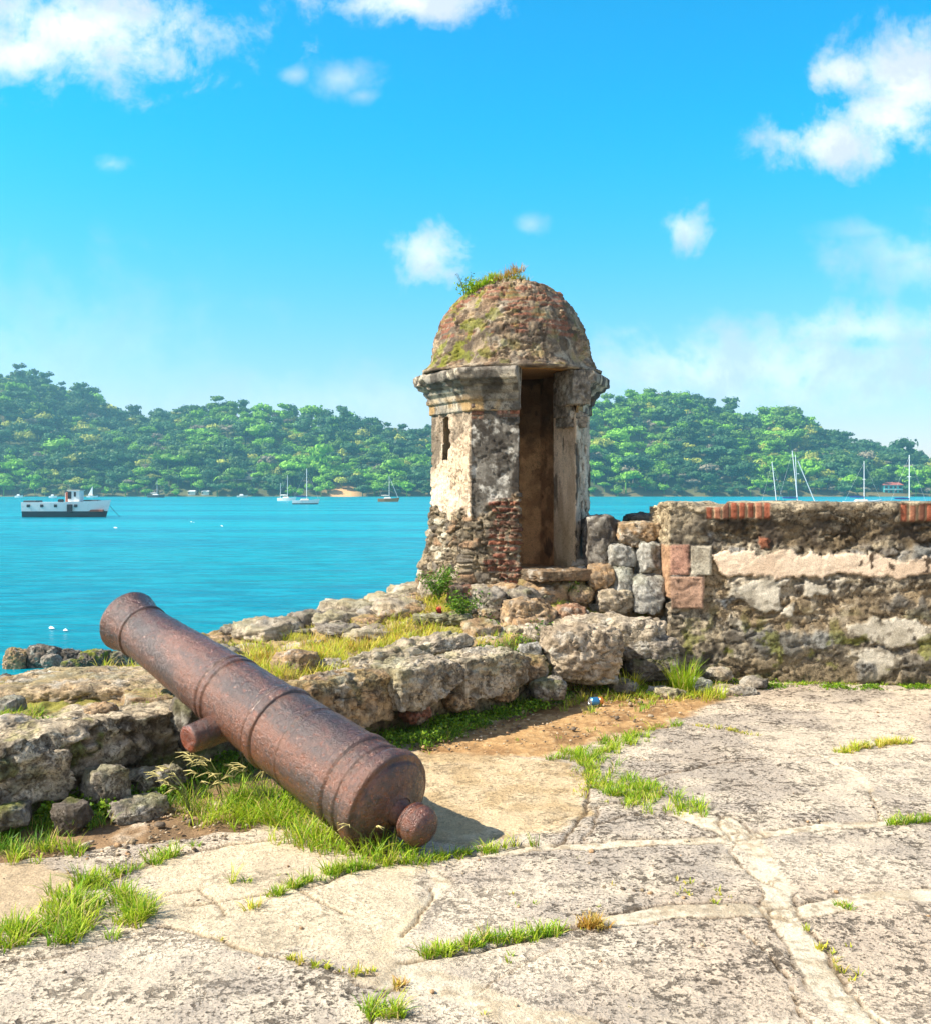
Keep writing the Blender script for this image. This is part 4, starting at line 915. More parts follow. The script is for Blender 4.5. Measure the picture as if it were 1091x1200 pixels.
# ------------------------------------------------------------------ thick ruined wall on the right
WC = np.array([1.849, 9.265])                          # corner towards the viewer
wd = np.array([.984, -.178]); wd /= np.linalg.norm(wd)
wn = np.array([wd[1], -wd[0]])                        # faces the viewer
we = np.array([1.80, 9.93])                          # back end of the short left face
def right_wall():
    loc = np.array([WC[0], WC[1], 0])
    root = empty('ruined_wall', loc, 'thick battered stone wall with brick coping along the right of the terrace', 'wall')
    far = WC+wd*5.2; back = far-wn*.75
    loop = np.array([far, WC, we, back])              # travel keeps the outside on the right
    ar = 0.5*sum(loop[i][0]*loop[(i+1) % 4][1]-loop[(i+1) % 4][0]*loop[i][1] for i in range(4))
    if ar < 0: loop = loop[::-1]
    r = .0125
    prof = resample([(0, -.12), (0, 1.56), (.012, 1.585), (.05, 1.595), (.30, 1.60)], r)
    # order of edges: find resolution by visibility
    res = []
    for i in range(4):
        a, b = loop[i], loop[(i+1) % 4]
        vis = (np.allclose(a, WC) or np.allclose(b, WC)) 
        res.append(r if vis else .06)
    P, S, ns = sweep(loop, prof, True, res)
    rel = P[..., :2]-WC; s = rel@wd; dep = -(rel@wn); Z = P[..., 2]; 
    hgt = np.repeat(prof[None, :, 1], len(S), 0)
    nn = np.concatenate([ns, np.zeros((len(ns), 1))], 1)[:, None]*np.ones((1, P.shape[1], 1)); top = np.repeat((prof[:, 0] > .03)[None], len(S), 0)
    front = (np.abs(ns@wn-1) < .05)[:, None] & ~top; end = ((ns@wd) < -.6)[:, None] & ~top
    f1 = fbm(P, 3, 5, 201); f2 = fbm(P, 9, 5, 202); f3 = fbm(P, 40, 3, 203); f4 = fbm(P, 1.6, 4, 204); f5 = fbm(P, 20, 4, 208)-.5
    warp = np.stack([f2-.5, fbm(P, 9, 5, 205)-.5], -1)*.16+np.stack([f3-.5, f3-.5], -1)*.03
    SZ = np.stack([s, Z], -1)+warp
    SZ0 = np.stack([s, Z], -1)+warp*.12
    def w2(px, py):                                   # pixel of the photograph to metres on the wall's front face
        ray = np.array([(px-CX)/FPX, 1, -(py-HY)/FPX]); t = (WC@wn)/(ray[:2]@wn); p = ray*t
        return np.array([(p[:2]-WC)@wd, EYE+p[2]])
    def poly(pts, soft=.012, w=True): return ss(-soft, soft, poly_sd(SZ if w else SZ0, [w2(*q) for q in pts]))*front
    rl, rg, rid = relief(P, .19, 31, .040, .45, (1.35, 1.35, .75))
    tones = [lin(164, 154, 138), lin(184, 172, 152), lin(134, 126, 114), lin(196, 183, 160), lin(150, 146, 138), lin(168, 152, 128)]
    c = stone_cols(rid, P, tones, 206); mort = mix(lin(180, 164, 136), lin(144, 130, 106), ss(.4, .6, f2)); c = mix(c, mort, np.clip(rg*.7+ss(.48, .6, f1)*.75, 0, 1))
    c = mix(c, lin(72, 66, 58), ss(.53, .66, fbm(P, 5, 5, 207))*.7); c = mix(c, lin(64, 56, 46), ss(.05, .14, -f5)*.7); c = mix(c, lin(170, 156, 130), ss(.08, .18, f5)*.6)
    d = rl*(1-ss(.48, .6, f1)*.7)+.03*(f1-.5)+.04*(f2-.5)+.03*f5+.014*(f3-.5)
    pit = np.full(Z.shape, .6)
    def lay(mk, col, dd, keep=.2, pt=.3):
        nonlocal c, d, pit
        c = mix(c, col, mk); d = d*(1-mk)+(dd+keep*d)*mk; pit = pit*(1-mk)+pt*mk
    dirt = lambda a, b: mix(a, b, ss(.38, .62, f2))
    # coping zone, rough concrete
    cop = ss(1.30, 1.36, Z+.08*(f2-.5)*2)*front; lay(cop*.85, dirt(lin(152, 138, 114), lin(112, 102, 86)), .012, .8, 1.0)
    lay(ss(1.50, 1.53, Z+.03*(f2-.5))*front, dirt(lin(176, 160, 132), lin(130, 118, 98)), .022, .6, .9)
    # dark ragged hollow under the coping
    hol = poly([(845, 612), (960, 610), (1091, 612), (1200, 612), (1200, 648), (1091, 652), (1040, 636), (980, 650), (930, 645), (880, 640), (845, 640), (830, 626)], .03)
    lay(hol, mix(dirt(lin(122, 106, 82), lin(84, 74, 62)), lin(150, 136, 112), ss(.56, .66, fbm(P, 7, 4, 210))), -.045, 1.0, .8)
    # gravelly brown render left and below the band
    lay(poly([(818, 640), (850, 645), (850, 690), (960, 700), (1091, 690), (1200, 690), (1200, 730), (1080, 735), (960, 745), (830, 730), (815, 700)], .03), mix(dirt(lin(156, 136, 106), lin(130, 114, 90)), lin(180, 164, 138), ss(.55, .66, fbm(P, 12, 4, 211))), -.012, .6, .9)
    # grey plaster remnants
    gp = dirt(lin(206, 196, 176), lin(178, 168, 148)); gp = mix(gp, lin(100, 90, 74), ss(.58, .66, fbm(P, 13, 4, 209))*.7)
    for q in ([(858, 690), (880, 680), (912, 688), (912, 715), (890, 722), (870, 705), (852, 700)], [(938, 683), (968, 684), (965, 702), (945, 700)], [(976, 684), (996, 686), (990, 695), (978, 694)], [(912, 712), (930, 708), (926, 726), (914, 724)], [(853, 722), (872, 730), (874, 742), (856, 735)], [(900, 680), (926, 680), (922, 688), (904, 687)],
              [(990, 735), (1030, 725), (1091, 732), (1200, 730), (1200, 748), (1091, 746), (1068, 752), (1050, 762), (1010, 748), (992, 745)], [(990, 765), (1030, 758), (1060, 775), (1030, 800), (1012, 802), (1014, 780)]):
        lay(poly(q, .010), gp, .016, .15, .15)
    # the pale band of plaster
    lay(poly([(836, 647), (900, 649), (960, 651), (1040, 654), (1091, 655), (1300, 659), (1300, 680), (1091, 677), (1040, 678), (990, 675), (930, 678), (880, 677), (848, 676), (838, 668)], .008), mix(lin(232, 208, 180), lin(212, 186, 158), ss(.4, .62, f1)), .020, .12, .12)
    lay(poly([(893, 633), (906, 633), (907, 641), (895, 642)], .008), lin(164, 104, 76)*np.ones(Z.shape+(3,)), .02, .3, .4)
    c = mix(c, lin(80, 66, 52), poly([(1020, 652), (1026, 652), (1024, 664), (1021, 664)], .006)+poly([(1042, 660), (1050, 660), (1048, 670), (1043, 668)], .006)+poly([(1080, 655), (1086, 655), (1085, 676), (1081, 676)], .006)+poly([(1000, 658), (1005, 658), (1004, 664), (1000, 664)], .006))
    # squared corner stones: pink and pale blocks
    lay(poly([(780, 640), (808, 640), (808, 675), (780, 675)], .006, False), dirt(lin(198, 152, 128), lin(172, 128, 108)), .026, .15, .5)
    lay(poly([(809, 641), (834, 641), (833, 676), (809, 676)], .006, False), dirt(lin(198, 188, 166), lin(178, 166, 144)), .024, .15, .4)
    lay(poly([(778, 677), (825, 677), (824, 715), (778, 715)], .006, False), dirt(lin(196, 158, 132), lin(168, 134, 110)), .028, .2, .6)
    # bluish stones low down
    for q, col in (([(868, 742), (900, 735), (935, 745), (940, 765), (915, 778), (885, 768)], lin(120, 116, 106)), ([(935, 748), (970, 742), (985, 752), (975, 765), (945, 762)], lin(140, 138, 130)), ([(880, 770), (905, 775), (910, 790), (885, 792)], lin(112, 108, 100)), ([(870, 700), (850, 720), (840, 705)], lin(110, 112, 112)), ([(1070, 640), (1100, 640), (1100, 655), (1070, 655)], lin(140, 138, 130)),
                   ([(1000, 770), (1020, 778), (1022, 796), (1004, 792)], lin(128, 126, 120)), ([(1035, 705), (1085, 700), (1095, 725), (1050, 728)], lin(112, 106, 96)), ([(1060, 770), (1120, 770), (1120, 798), (1050, 800)], lin(126, 118, 104))):
        mk = poly(q, .03)*ss(.30, .42, f2*.6+f1*.4); lay(mk, mix(col*(.7+.6*f2)[..., None], lin(70, 64, 56), ss(.02, .12, f5)*.5), .020, .9, .7)
    foot = poly([(850, 770), (960, 778), (1010, 780), (1010, 810), (830, 810), (840, 785)], .03); lay(foot, dirt(lin(150, 134, 108), lin(122, 108, 86)), -.01, .7, .8)
    # brick on edge under the coping
    for x0, x1, y0, y1 in ((826, 902, 589, 609), (1054, 1140, 592, 612)):
        a = w2(x0, y0); b = w2(x1, y1); inb = ss(-.008, .008, np.minimum(np.minimum(s-a[0], b[0]-s), np.minimum(a[1]-Z, Z-b[1])+.012*(f2-.5)*2))*front
        cx = (s-a[0])/.072; pc = cx-np.floor(cx); gap = 1-ss(.06, .16, np.minimum(pc, 1-pc)); idn = _hash(np.floor(cx).astype(np.int64), (cx*0).astype(np.int64), (cx*0).astype(np.int64), 13)
        bc = np.array([lin(152, 88, 64), lin(134, 76, 56), lin(112, 74, 58), lin(166, 112, 86)])[np.clip((idn*4).astype(int), 0, 3)]*(.75+.5*f2)[..., None]
        lay(inb, mix(bc, lin(188, 166, 132), gap), .008, .15, .3); d = d-inb*gap*.022+inb*(idn-.5)*.012
    # end face
    ez = end*1.0
    lay(ez*ss(1.18, 1.24, Z), mix(dirt(lin(206, 188, 154), lin(166, 148, 118)), lin(96, 86, 74), ss(.55, .66, f1)*.5), .015, .8, 1.0)
    lay(ez*ss(.01, -.01, np.abs(Z-.95)-.24)*ss(.02, -.02, dep-.30+.04*(f2-.5)), dirt(lin(190, 150, 116), lin(160, 126, 96)), .02, .3, .6)
    # top
    c = np.where(top[..., None], mix(lin(196, 178, 146), lin(140, 128, 106), ss(.4, .62, f2)), c)
    mo = ss(.60, .68, fbm(P, 8, 4, 215))*ss(.75, .3, Z)*front; c = mix(c, lin(120, 122, 48), mo*.7)
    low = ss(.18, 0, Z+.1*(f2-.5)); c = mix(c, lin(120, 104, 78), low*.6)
    notch = (.09*ss(.50, .66, fbm(np.stack([s, dep*.6, 0*s], -1), 3.0, 4, 216))+.03*(fbm(np.stack([s, dep, 0*s], -1), 9, 3, 217)))*ss(1.4, 1.6, hgt)
    P = P+nn*d[..., None]*np.where(top, 0, 1)[..., None]
    P[..., 2] -= notch*.45-.012
    P[..., 2] += top*.03*(f2-.5)
    nU, nV = P.shape[:2]
    build('masonry', P.reshape(-1, 3)-loc, gridf(nU, nV, cu=True)[:, ::-1] if False else gridf(nU, nV, cu=True), STONE, col=np.clip(c, 0, 1).reshape(-1, 3), msk=np.stack([pit, np.minimum(pit, .8), pit*0], -1).reshape(-1, 3), parent=root)
    # core lid closing the middle of the top
    lid = np.array([WC+wd*.25-wn*.22, far-wd*.2-wn*.22, far-wd*.2-wn*.52, WC+wd*.25-wn*.52])
    MB().add(np.concatenate([np.c_[lid, np.full(4, 1.40)], np.c_[lid, np.full(4, 1.575)]]), [[0, 1, 2, 3], [4, 7, 6, 5]]+[[k, 4+k, 4+(k+1) % 4, (k+1) % 4] for k in range(4)]).build('core', STONE, root, loc=-loc, col=lin(170, 154, 126)[None])
    return root
WALL = right_wall()
# ------------------------------------------------------------------ low stone rampart, in two runs
def low_rampart(name, label, path, prof, seed, tones, gap=.5):
    p0 = np.array([*path[0], 0.0]); root = empty(name, p0, label, 'rampart')
    Q, S, ns = sweep(path, resample(prof, .0125), False, .0125)
    n3 = np.concatenate([ns, np.zeros((len(ns), 1))], 1)[:, None]*np.ones((1, Q.shape[1], 1))
    pr = resample(prof, .0125); Z = Q[..., 2]; L = S[-1]
    front = np.repeat((ss(.10, .0, pr[:, 0]))[None], len(S), 0); top = 1-front
    f1 = fbm(Q, 2.2, 5, seed); f2 = fbm(Q, 8, 5, seed+1); f3 = fbm(Q, 36, 3, seed+2)
    rl, rg, rid = relief(Q, .34, seed+3, .055, .22, (1.5, 1.5, .8))
    rl2, rg2, _ = relief(Q, .13, seed+5, .03, .3, (1.2, 1.2, .8))
    c = stone_cols(rid, Q, tones, seed+6)
    c = mix(c, mix(lin(124, 106, 80), lin(92, 80, 62), f2), rg*.7)
    c = mix(c, lin(76, 70, 60), ss(.52, .66, fbm(Q, 5, 5, seed+7))*.6); c = mix(c, lin(208, 196, 170), ss(.56, .68, fbm(Q, 6, 4, seed+8))*.6)
    tp = mix(lin(210, 190, 158), lin(168, 150, 122), ss(.4, .62, f2)); tp = mix(tp, lin(150, 146, 60), ss(.54, .66, fbm(Q, 6, 4, seed+9))*.55); c = mix(c, tp, np.clip(top*.85, 0, 1))
    base = ss(.17, .06, Z+.12*(f2-.5)*2)*front; c = mix(c, mix(lin(120, 96, 66), lin(84, 100, 32), ss(.42, .56, fbm(Q, 7, 4, seed+10))), base*.85)
    mo = ss(.60, .68, fbm(Q, 7, 4, seed+12))*front; c = mix(c, lin(92, 104, 36), mo*.7)
    f5 = fbm(Q, 18, 4, seed+17)-.5; c = mix(c, lin(66, 58, 48), ss(.05, .14, -f5)*.6); d = .035*f5+front*(rl*.75+rl2*.55)+.09*(f1-.5)+.04*(f2-.5)+.014*(f3-.5)
    crv = np.abs(fbm(Q*np.array([1, 1, 2.2]), 2.4, 4, seed+14)-.5); d = d-.05*np.exp(-(crv/.010)**2); c = mix(c, lin(58, 52, 42), np.exp(-(crv/.008)**2)*.8*front)
    Q = Q+n3*(d*front)[..., None]; 
    lvl = (fbm(np.stack([S*1.0, 0*S, 0*S], -1), 1.6, 3, seed+15)-.5)[:, None]*.16+(fbm(Q, 9, 4, seed+16)-.5)*.06
    Q[..., 2] += lvl*ss(.1, .4, Z)
    endw = ss(0, .25, S)*ss(0, .25, L-S); Q[..., 2] = Q[..., 2]*(.25+.75*endw)[:, None]-(1-endw)[:, None]*.05
    nU, nV = Q.shape[:2]
    build('masonry', Q.reshape(-1, 3)-p0, gridf(nU, nV), STONE, col=np.clip(c, 0, 1).reshape(-1, 3), msk=np.array([[.7, .9, 0]]), parent=root)
    return root
LR = low_rampart('low_rampart', 'low mossy rampart of shaded stone blocks under the muzzle end of the cannon', [(-6.2, 1.8), (-4.2, 3.55), (-3.2, 4.35), (-2.3, 5.12), (-1.75, 5.95), (-1.2, 6.55)],
                 [(.05, -.15), (.05, .08), (.0, .16), (-.02, .34), (.02, .415), (.10, .43), (.45, .42), (.62, .30)], 301, [lin(214, 198, 172), lin(190, 172, 144), lin(172, 158, 138), lin(176, 156, 124)])
RR = low_rampart('low_rampart', 'low grassy rampart running from behind the cannon breech towards the turret', [(-1.35, 6.35), (-.5, 7.05), (.1, 7.6), (.62, 8.25), (.85, 8.5)],
                 [(.0, -.15), (.04, .06), (.05, .16), (.02, .22), (.0, .33), (.04, .385), (.12, .40), (.45, .39), (.6, .28)], 331, [lin(160, 140, 110), lin(142, 122, 96), lin(176, 152, 118), lin(150, 120, 88)])
def RK(label, box, d, th=None, h=None, rz=0.0, group=None, name='boulder', cat='boulder', parent=None, dy=0, **kw):
    x0, y0, x1, y1 = box; c = PD((x0+x1)/2, (y0+y1)/2+dy, d); w = (x1-x0)/FPX*d*1.12; hh = h or (y1-y0)/FPX*d*1.05; th = th or w*.8
    seed = int(x0*3+y0*7) % 9973
    loc = c-np.array(parent.location) if parent is not None else c
    o = rock(name, loc, (w, th, hh), seed, rz, parent=parent, n=kw.pop('n', int(np.clip(w*62, 14, 46))), **kw)
    if parent is None: tag(o, label, cat, group)
    return o
fa = R(48)
# blocks built into the rampart
for par, box, d, th, rz, kw in (
        (LR, (-40, 880, 66, 938), 5.34, .34, R(40), dict(boxy=.86, tones=T_PALE, cuts=4)), (LR, (204, 816, 258, 872), 6.16, .3, R(48), dict(boxy=.7, tones=T_DARK)),
        (LR, (102, 898, 146, 938), 5.46, .24, R(40), dict(boxy=.5, tones=T_GREY)), (LR, (150, 902, 182, 926), 5.68, .2, R(40), dict(boxy=.5, tones=T_GREY)), (LR, (178, 898, 214, 918), 5.74, .2, R(45), dict(boxy=.5, tones=T_GREY)),
        (RR, (335, 792, 452, 850), 6.8, .38, fa, dict(boxy=.82, cuts=5, tones=T_WARM)), (RR, (436, 776, 530, 822), 7.24, .44, fa, dict(boxy=.84, cuts=5, tones=T_PALE)), (RR, (505, 764, 622, 808), 7.78, .44, fa, dict(boxy=.84, tones=T_PALE, cuts=5)), (RR, (470, 826, 505, 848), 7.1, .2, fa, dict(tones=T_BRICK)), (RR, (520, 812, 555, 832), 7.45, .2, fa, dict(tones=T_WARM)), (RR, (570, 800, 606, 822), 7.8, .2, fa, dict(tones=T_WARM))):
    RK(None, box, d, th, rz=rz, parent=par, name='stone_block', pit=.7, moss=.25, dark=.6, **kw)
# loose slabs and boulders, each its own thing
c = G(108, 803, .40)
o = rock('stone_slab', c+np.array([0, .05, -.03]), (1.15, .85, .16), 401, R(8), n=48, boxy=.85, cuts=5, amp=.035, tones=[lin(206, 180, 144), lin(186, 160, 124), lin(168, 148, 120)], moss=.2); tag(o, 'wide flat tan slab on top of the rampart left of the cannon muzzle', 'stone slab')
o = rock('stone_slab', G(215, 812, .40)+np.array([0, 0, -.04]), (.75, .5, .14), 402, R(20), n=36, boxy=.8, cuts=5, amp=.04, tones=T_WARM, moss=.4); tag(o, 'narrow mossy slab lying right under the cannon muzzle end', 'stone slab')
RK('small grey stone at the left edge above the shaded rampart', (-8, 818, 22, 842), 6.1, .3, tones=T_GREY, moss=.2)
RK('pale flat stone below the small grey stone at the left edge', (-14, 842, 34, 868), 5.6, .35, tones=T_PALE)
RK('little bluish stone lying on the rampart top left of the cannon', (72, 838, 98, 858), 5.75, .2, tones=T_BLUE)
RK('low brown stone lying on the rampart under the wide tan slab', (100, 826, 132, 842), 5.95, .25, tones=T_WARM)
RK('low wedge of stone at the foot of the shaded rampart in the dirt', (130, 936, 192, 962), 5.36, .2, rz=.6, tones=T_GREY, boxy=.6, cuts=12, moss=.4)
RK('broken brown boulder in moss at the rampart foot on the left', (66, 940, 106, 974), 5.16, .22, boxy=.6, cuts=12, tones=T_DARK, moss=.5)
RK('mossy dark boulder at the left edge of the rampart foot', (-6, 944, 28, 972), 5.04, .22, boxy=.6, tones=T_DARK, moss=.6)
RK('long sloping slab behind the mid rampart in the yellow grass', (398, 742, 548, 798), 7.95, .55, h=.20, rz=R(35), name='stone_slab', cat='stone slab', tilt=(R(-8), R(-6)), tones=T_PALE, boxy=.6, dark=.5, moss=.25)
RK('rounded brown rock half buried in the yellow grass behind the cannon', (322, 764, 372, 794), 7.5, .35, tones=T_WARM, moss=.3)
RK('small tan rock in the yellow grass right of the half buried rock', (372, 772, 400, 790), 7.6, .2, tones=T_PALE)
RK('large smooth pale boulder below the turret rubble', (632, 733, 724, 796), 8.6, .6, rz=R(10), tones=[lin(208, 190, 162), lin(180, 160, 134), lin(164, 146, 122)], boxy=.35, cuts=6, dark=.25)
RK('long pale ledge stone above the large smooth boulder', (640, 714, 770, 762), 9.1, .6, h=.26, rz=R(-12), name='stone_ledge', cat='ledge stone', tones=T_PALE, boxy=.6)
RK('wedge shaped grey stone between the large boulder and the thick wall', (722, 744, 792, 776), 8.95, .45, tones=T_GREY, boxy=.5)
RK('dark low stone under the grey wedge at the wall foot', (735, 768, 792, 796), 8.85, .35, tones=T_DARK, moss=.4)
RK('brown rubble block directly below the doorstep of the turret', (586, 702, 648, 744), 9.2, .42, tones=T_WARM, boxy=.5)
RK('reddish lump of brickwork right of the brown rubble block', (652, 708, 686, 738), 9.25, .35, tones=[lin(170, 128, 100), lin(150, 112, 86), lin(180, 150, 120)])
RK('pale angular stone below the brown rubble block', (596, 730, 642, 762), 8.9, .4, tones=T_PALE)
RK('grey stone on the near end of the grassy rampart', (608, 752, 634, 776), 8.45, .3, tones=T_BLUE)
RK('small upright brown stone left of the large smooth boulder', (600, 768, 640, 800), 8.2, .3, tones=T_WARM, moss=.3)
RK('squat stone on the soil at the end of the grassy rampart', (622, 792, 662, 820), 8.05, .3, tones=T_GREY, moss=.4)
RK('flat stone half in grass below the leafy weeds', (535, 742, 592, 762), 8.75, .4, h=.15, tones=T_PALE)
RK('dark reddish stone among the leafy weeds by the turret foot', (525, 684, 556, 712), 9.55, .3, tones=[lin(150, 100, 78), lin(120, 104, 92), lin(170, 150, 124)])
RK('pale round stone at the turret foot above the bay', (492, 678, 522, 702), 9.9, .3, tones=T_PALE)
RK('flat paving fragment in the grass left of the leafy weeds', (488, 716, 548, 732), 9.2, .4, h=.08, tones=[lin(170, 166, 130), lin(150, 146, 110), lin(140, 132, 100)], boxy=.8)
RK('rough block on the turret foot left of the doorstep', (546, 694, 590, 724), 9.42, .4, tones=T_GREY, moss=.3)
RK('tan stone filling the gap right of the doorstep', (664, 684, 694, 708), 9.55, .35, tones=T_WARM, moss=.3)
for i, (x0, y0, x1, y1, d) in enumerate(((838, 796, 884, 816, 8.6), (868, 788, 900, 806, 8.85), (800, 790, 832, 808, 8.7), (760, 800, 800, 816, 8.5), (716, 792, 744, 808, 8.6), (690, 782, 720, 800, 8.5), (826, 776, 856, 796, 9.0))):
    RK('small loose stone in the grass at the foot of the thick wall', (x0, y0, x1, y1), d, .25, h=.11, dy=4, rz=i, tones=[T_PALE, T_GREY, T_BLUE][i % 3], moss=.3, group='loose stones at the wall foot', name='loose_stone', cat='stone')
# crest of rubble along the edge above the bay
g = np.random.default_rng(5)
CRP = np.array([(244, 752), (290, 742), (340, 734), (400, 724), (450, 716), (492, 706), (505, 700)]); CRD = np.array([8.7, 9.0, 9.25, 9.6, 9.9, 10.1, 10.2])
for i in range(36):
    t = g.uniform(0, 1)**.9; px = 246+t*255; d = float(np.interp(px, CRP[:, 0], CRD))+g.uniform(-.9, .35); X = (px-CX)/FPX*d
    z = float(height(np.array([X, d]))); s = g.uniform(.12, .38)*(1.0 if i % 3 else 1.5)
    o = rock('rubble_stone', (X, d, z+s*.05), (s*1.25, s, s*g.uniform(.3, .55)), 500+i, g.uniform(0, 3), n=14, boxy=.45, tones=[T_PALE, T_GREY, T_WARM][i % 3], moss=.25)
    tag(o, 'weathered stone in the crest of rubble above the bay', 'stone', 'rubble stones along the edge above the bay')
for i in range(30):                                    # rubble slope below the turret and the broken wall
    px = g.uniform(560, 775); py = g.uniform(700, 770); d = 9.9-(py-690)/80*1.1; X = (px-CX)/FPX*d
    z = float(height(np.array([X, d]))); s = g.uniform(.1, .30)
    o = rock('rubble_stone', (X, d, z+s*.1), (s*1.2, s, s*g.uniform(.5, .8)), 600+i, g.uniform(0, 3), n=14, boxy=.4, tones=[T_PALE, T_WARM, T_GREY, T_WARM][i % 4], moss=.25)
    tag(o, 'loose stone on the rubble slope below the turret door', 'stone', 'rubble stones below the turret')
# broken wall between turret and thick wall
bw = empty('broken_wall', (1.55, 10.0, .6), 'low broken masonry of pale and bluish stones between turret and thick wall', 'wall')
Q, S, ns = sweep([(1.0, 9.88), (1.40, 9.72), (1.66, 9.56), (1.87, 9.44)], resample([(.10, .3), (.0, .6), (.04, .98), (.12, 1.04), (.5, 1.04), (.6, .5)], .016), False, .016)
rl, rg, rid = relief(Q, .19, 71, .05, .25); f2 = fbm(Q, 8, 4, 72)
c = stone_cols(rid, Q, T_PALE+T_BLUE+T_WARM, 73); c = mix(c, lin(160, 138, 100), rg*.8)
Q = Q+np.concatenate([ns, np.zeros((len(ns), 1))], 1)[:, None]*(rl+.05*(f2-.5))[..., None]; Q[..., 2] += .12*(fbm(Q, 3, 3, 74)-.5)+.12*ss(.5, 1.1, S)[:, None]
build('masonry', Q.reshape(-1, 3)-np.array(bw.location), gridf(*Q.shape[:2]), STONE, col=c.reshape(-1, 3), msk=np.array([[.5, 0, 0]]), parent=bw)
for box, d, tn in (((714, 638, 742, 664), 9.74, T_BLUE), ((743, 636, 772, 674), 9.66, T_BLUE), ((724, 612, 770, 640), 9.8, T_WARM), ((688, 662, 716, 698), 9.66, T_WARM), ((712, 664, 738, 704), 9.66, T_BLUE), ((740, 674, 774, 716), 9.56, T_BLUE), ((700, 690, 740, 716), 9.55, T_PALE)):
    RK(None, box, d, .4, parent=bw, name='stone_block', tones=tn, boxy=.74, cuts=10, amp=.07, moss=.15, dark=.3)
RK('dark lichen covered block standing against the turret right side', (686, 606, 724, 662), 9.98, .5, tones=[lin(112, 106, 98), lin(86, 80, 74), lin(140, 132, 120)], boxy=.72, name='stone_block', cat='stone block')
RK('far dark stone seen over the broken wall against the bay', (733, 602, 768, 622), 10.7, .4, tones=T_DARK, boxy=.6, name='stone_block', cat='stone block')
# rocks in the shallows
for i, (lab, box, dd, kw) in enumerate((('mossy brown rock standing in the shallows at the far left', (5, 762, 32, 788), 23.4, dict(tones=T_WARM, moss=.7)), ('largest dark boulder standing in the shallows', (34, 759, 70, 788), 23.6, dict(tones=T_DARK)), ('grey rock leaning on the right side of the largest shallows boulder', (50, 770, 72, 788), 23.0, dict(tones=T_GREY)), ('long flat dark rock right of the largest shallows boulder', (66, 764, 96, 782), 23.6, dict(tones=T_DARK)), ('little mossy rock in the water below the long flat dark rock', (72, 775, 96, 788), 22.8, dict(tones=T_DARK, moss=.8)), ('low rock with a green mossy top in the shallows', (94, 764, 128, 782), 23.6, dict(tones=T_DARK, moss=1.2)), ('dark rock in the shallows just left of the cannon muzzle', (124, 766, 158, 780), 23.8, dict(tones=T_DARK, moss=.3)), ('small wet dark rock at the left edge of the shallows', (-6, 793, 18, 806), 21.6, dict(tones=T_DARK)))):
    RK(lab, box, dd, None, h=(box[3]-box[1])/FPX*dd*1.35, name='sea_rock', cat='rock', **kw)

# ------------------------------------------------------------------ boats
WHITE = paint_mat('white_paint', (.78, .79, .77), .45, .5); DARKP = paint_mat('dark_hull_paint', (.05, .055, .06), .5, .3); RUSTP = paint_mat('rusty_red_paint', (.30, .09, .05), .6, .6); ORANGE = paint_mat('orange_brown_paint', (.42, .17, .06), .5, .4)
GLASSD = paint_mat('dark_window', (.02, .025, .03), .15, 0); BLUEC = paint_mat('blue_canvas', (.02, .06, .22), .7, .1); MASTM = paint_mat('pale_mast', (.75, .76, .76), .4, .1); CREAM = paint_mat('cream_deck', (.62, .58, .50), .6, .2); SAILM = paint_mat('white_sailcloth', (.85, .86, .86), .7, 0); TEAL = paint_mat('teal_paint', (.06, .42, .40), .6, .3); REDROOF = paint_mat('red_roof', (.34, .10, .07), .7, .4)
def hull(L, B, H, draft, sheer=.25, stern=.75, z0=None, z1=None, ns=26, nv=9):
    """bow towards +x; between heights z0 and z1 of the side"""
    z0 = -draft if z0 is None else z0; z1 = H if z1 is None else z1
    P = []
    for i in range(ns):
        t = i/(ns-1); x = (t-.5)*L; wd_ = B/2*(1-max(0, (t-.45)/.55)**2.2)*(stern+(1-stern)*min(1, t/.35))
        row = []
        for k in range(nv):
            q = k/(nv-1); top = z1+(sheer*H*(max(0, t-.4)/.6)**2 if z1 >= H*.99 else 0); z = z0+(top-z0)*q; f = (.70+.30*min(1, max(0, (z+draft)/(H+draft)))**.7)
            row.append([x+(.05*L*max(0, (z/H))*max(0, t-.5)*2 if t > .5 else 0), wd_*f, z])
        P.append(row+[[r[0], -r[1], r[2]] for r in row[::-1]])
    P = np.array(P); nV = P.shape[1]; F = [list(f) for f in gridf(ns, nV)]
    F += [[i*nV+nv-1, (i+1)*nV+nv-1, (i+1)*nV+nv, i*nV+nv] for i in range(0)]
    F.append(list(range(nV)))
    top = [[i*nV, (i+1)*nV, (i+1)*nV+nV-1, i*nV+nV-1] for i in range(ns-1)]
    F += top
    return P.reshape(-1, 3), F
def at_water(px, py): return G(px, py, WATER)
p = at_water(77, 606)
tug = empty('motor_vessel', p, 'old white motor vessel with dark hull bottom and small wheelhouse anchored at left', 'boat'); tug.rotation_euler = (0, 0, R(3))
V, F = hull(12.2, 3.4, 2.3, .4, .12, .92, z0=-.4, z1=.92); MB().add(V, F).build('hull_bottom', DARKP, tug)
V, F = hull(12.26, 3.46, 2.3, .4, .16, .92, z0=.92, z1=2.3); MB().add(V, F).build('hull', WHITE, tug)
MB().box((4.4, 0, .98), (3.0, 1.9, .35), .05).build('rust_stripe', RUSTP, tug)
for x in (-5.0, -3.0, -.95, 2.05): MB().box((x, -1.66, 1.75), (.46, .22, .42), .03).build('window', GLASSD, tug)
MB().box((1.15, -1.68, 1.35), (.8, .2, 1.25), .03).build('doorway', GLASSD, tug)
wh = MB().box((1.55, 0, 3.2), (1.7, 2.2, 1.7), .06).build('wheelhouse', WHITE, tug)
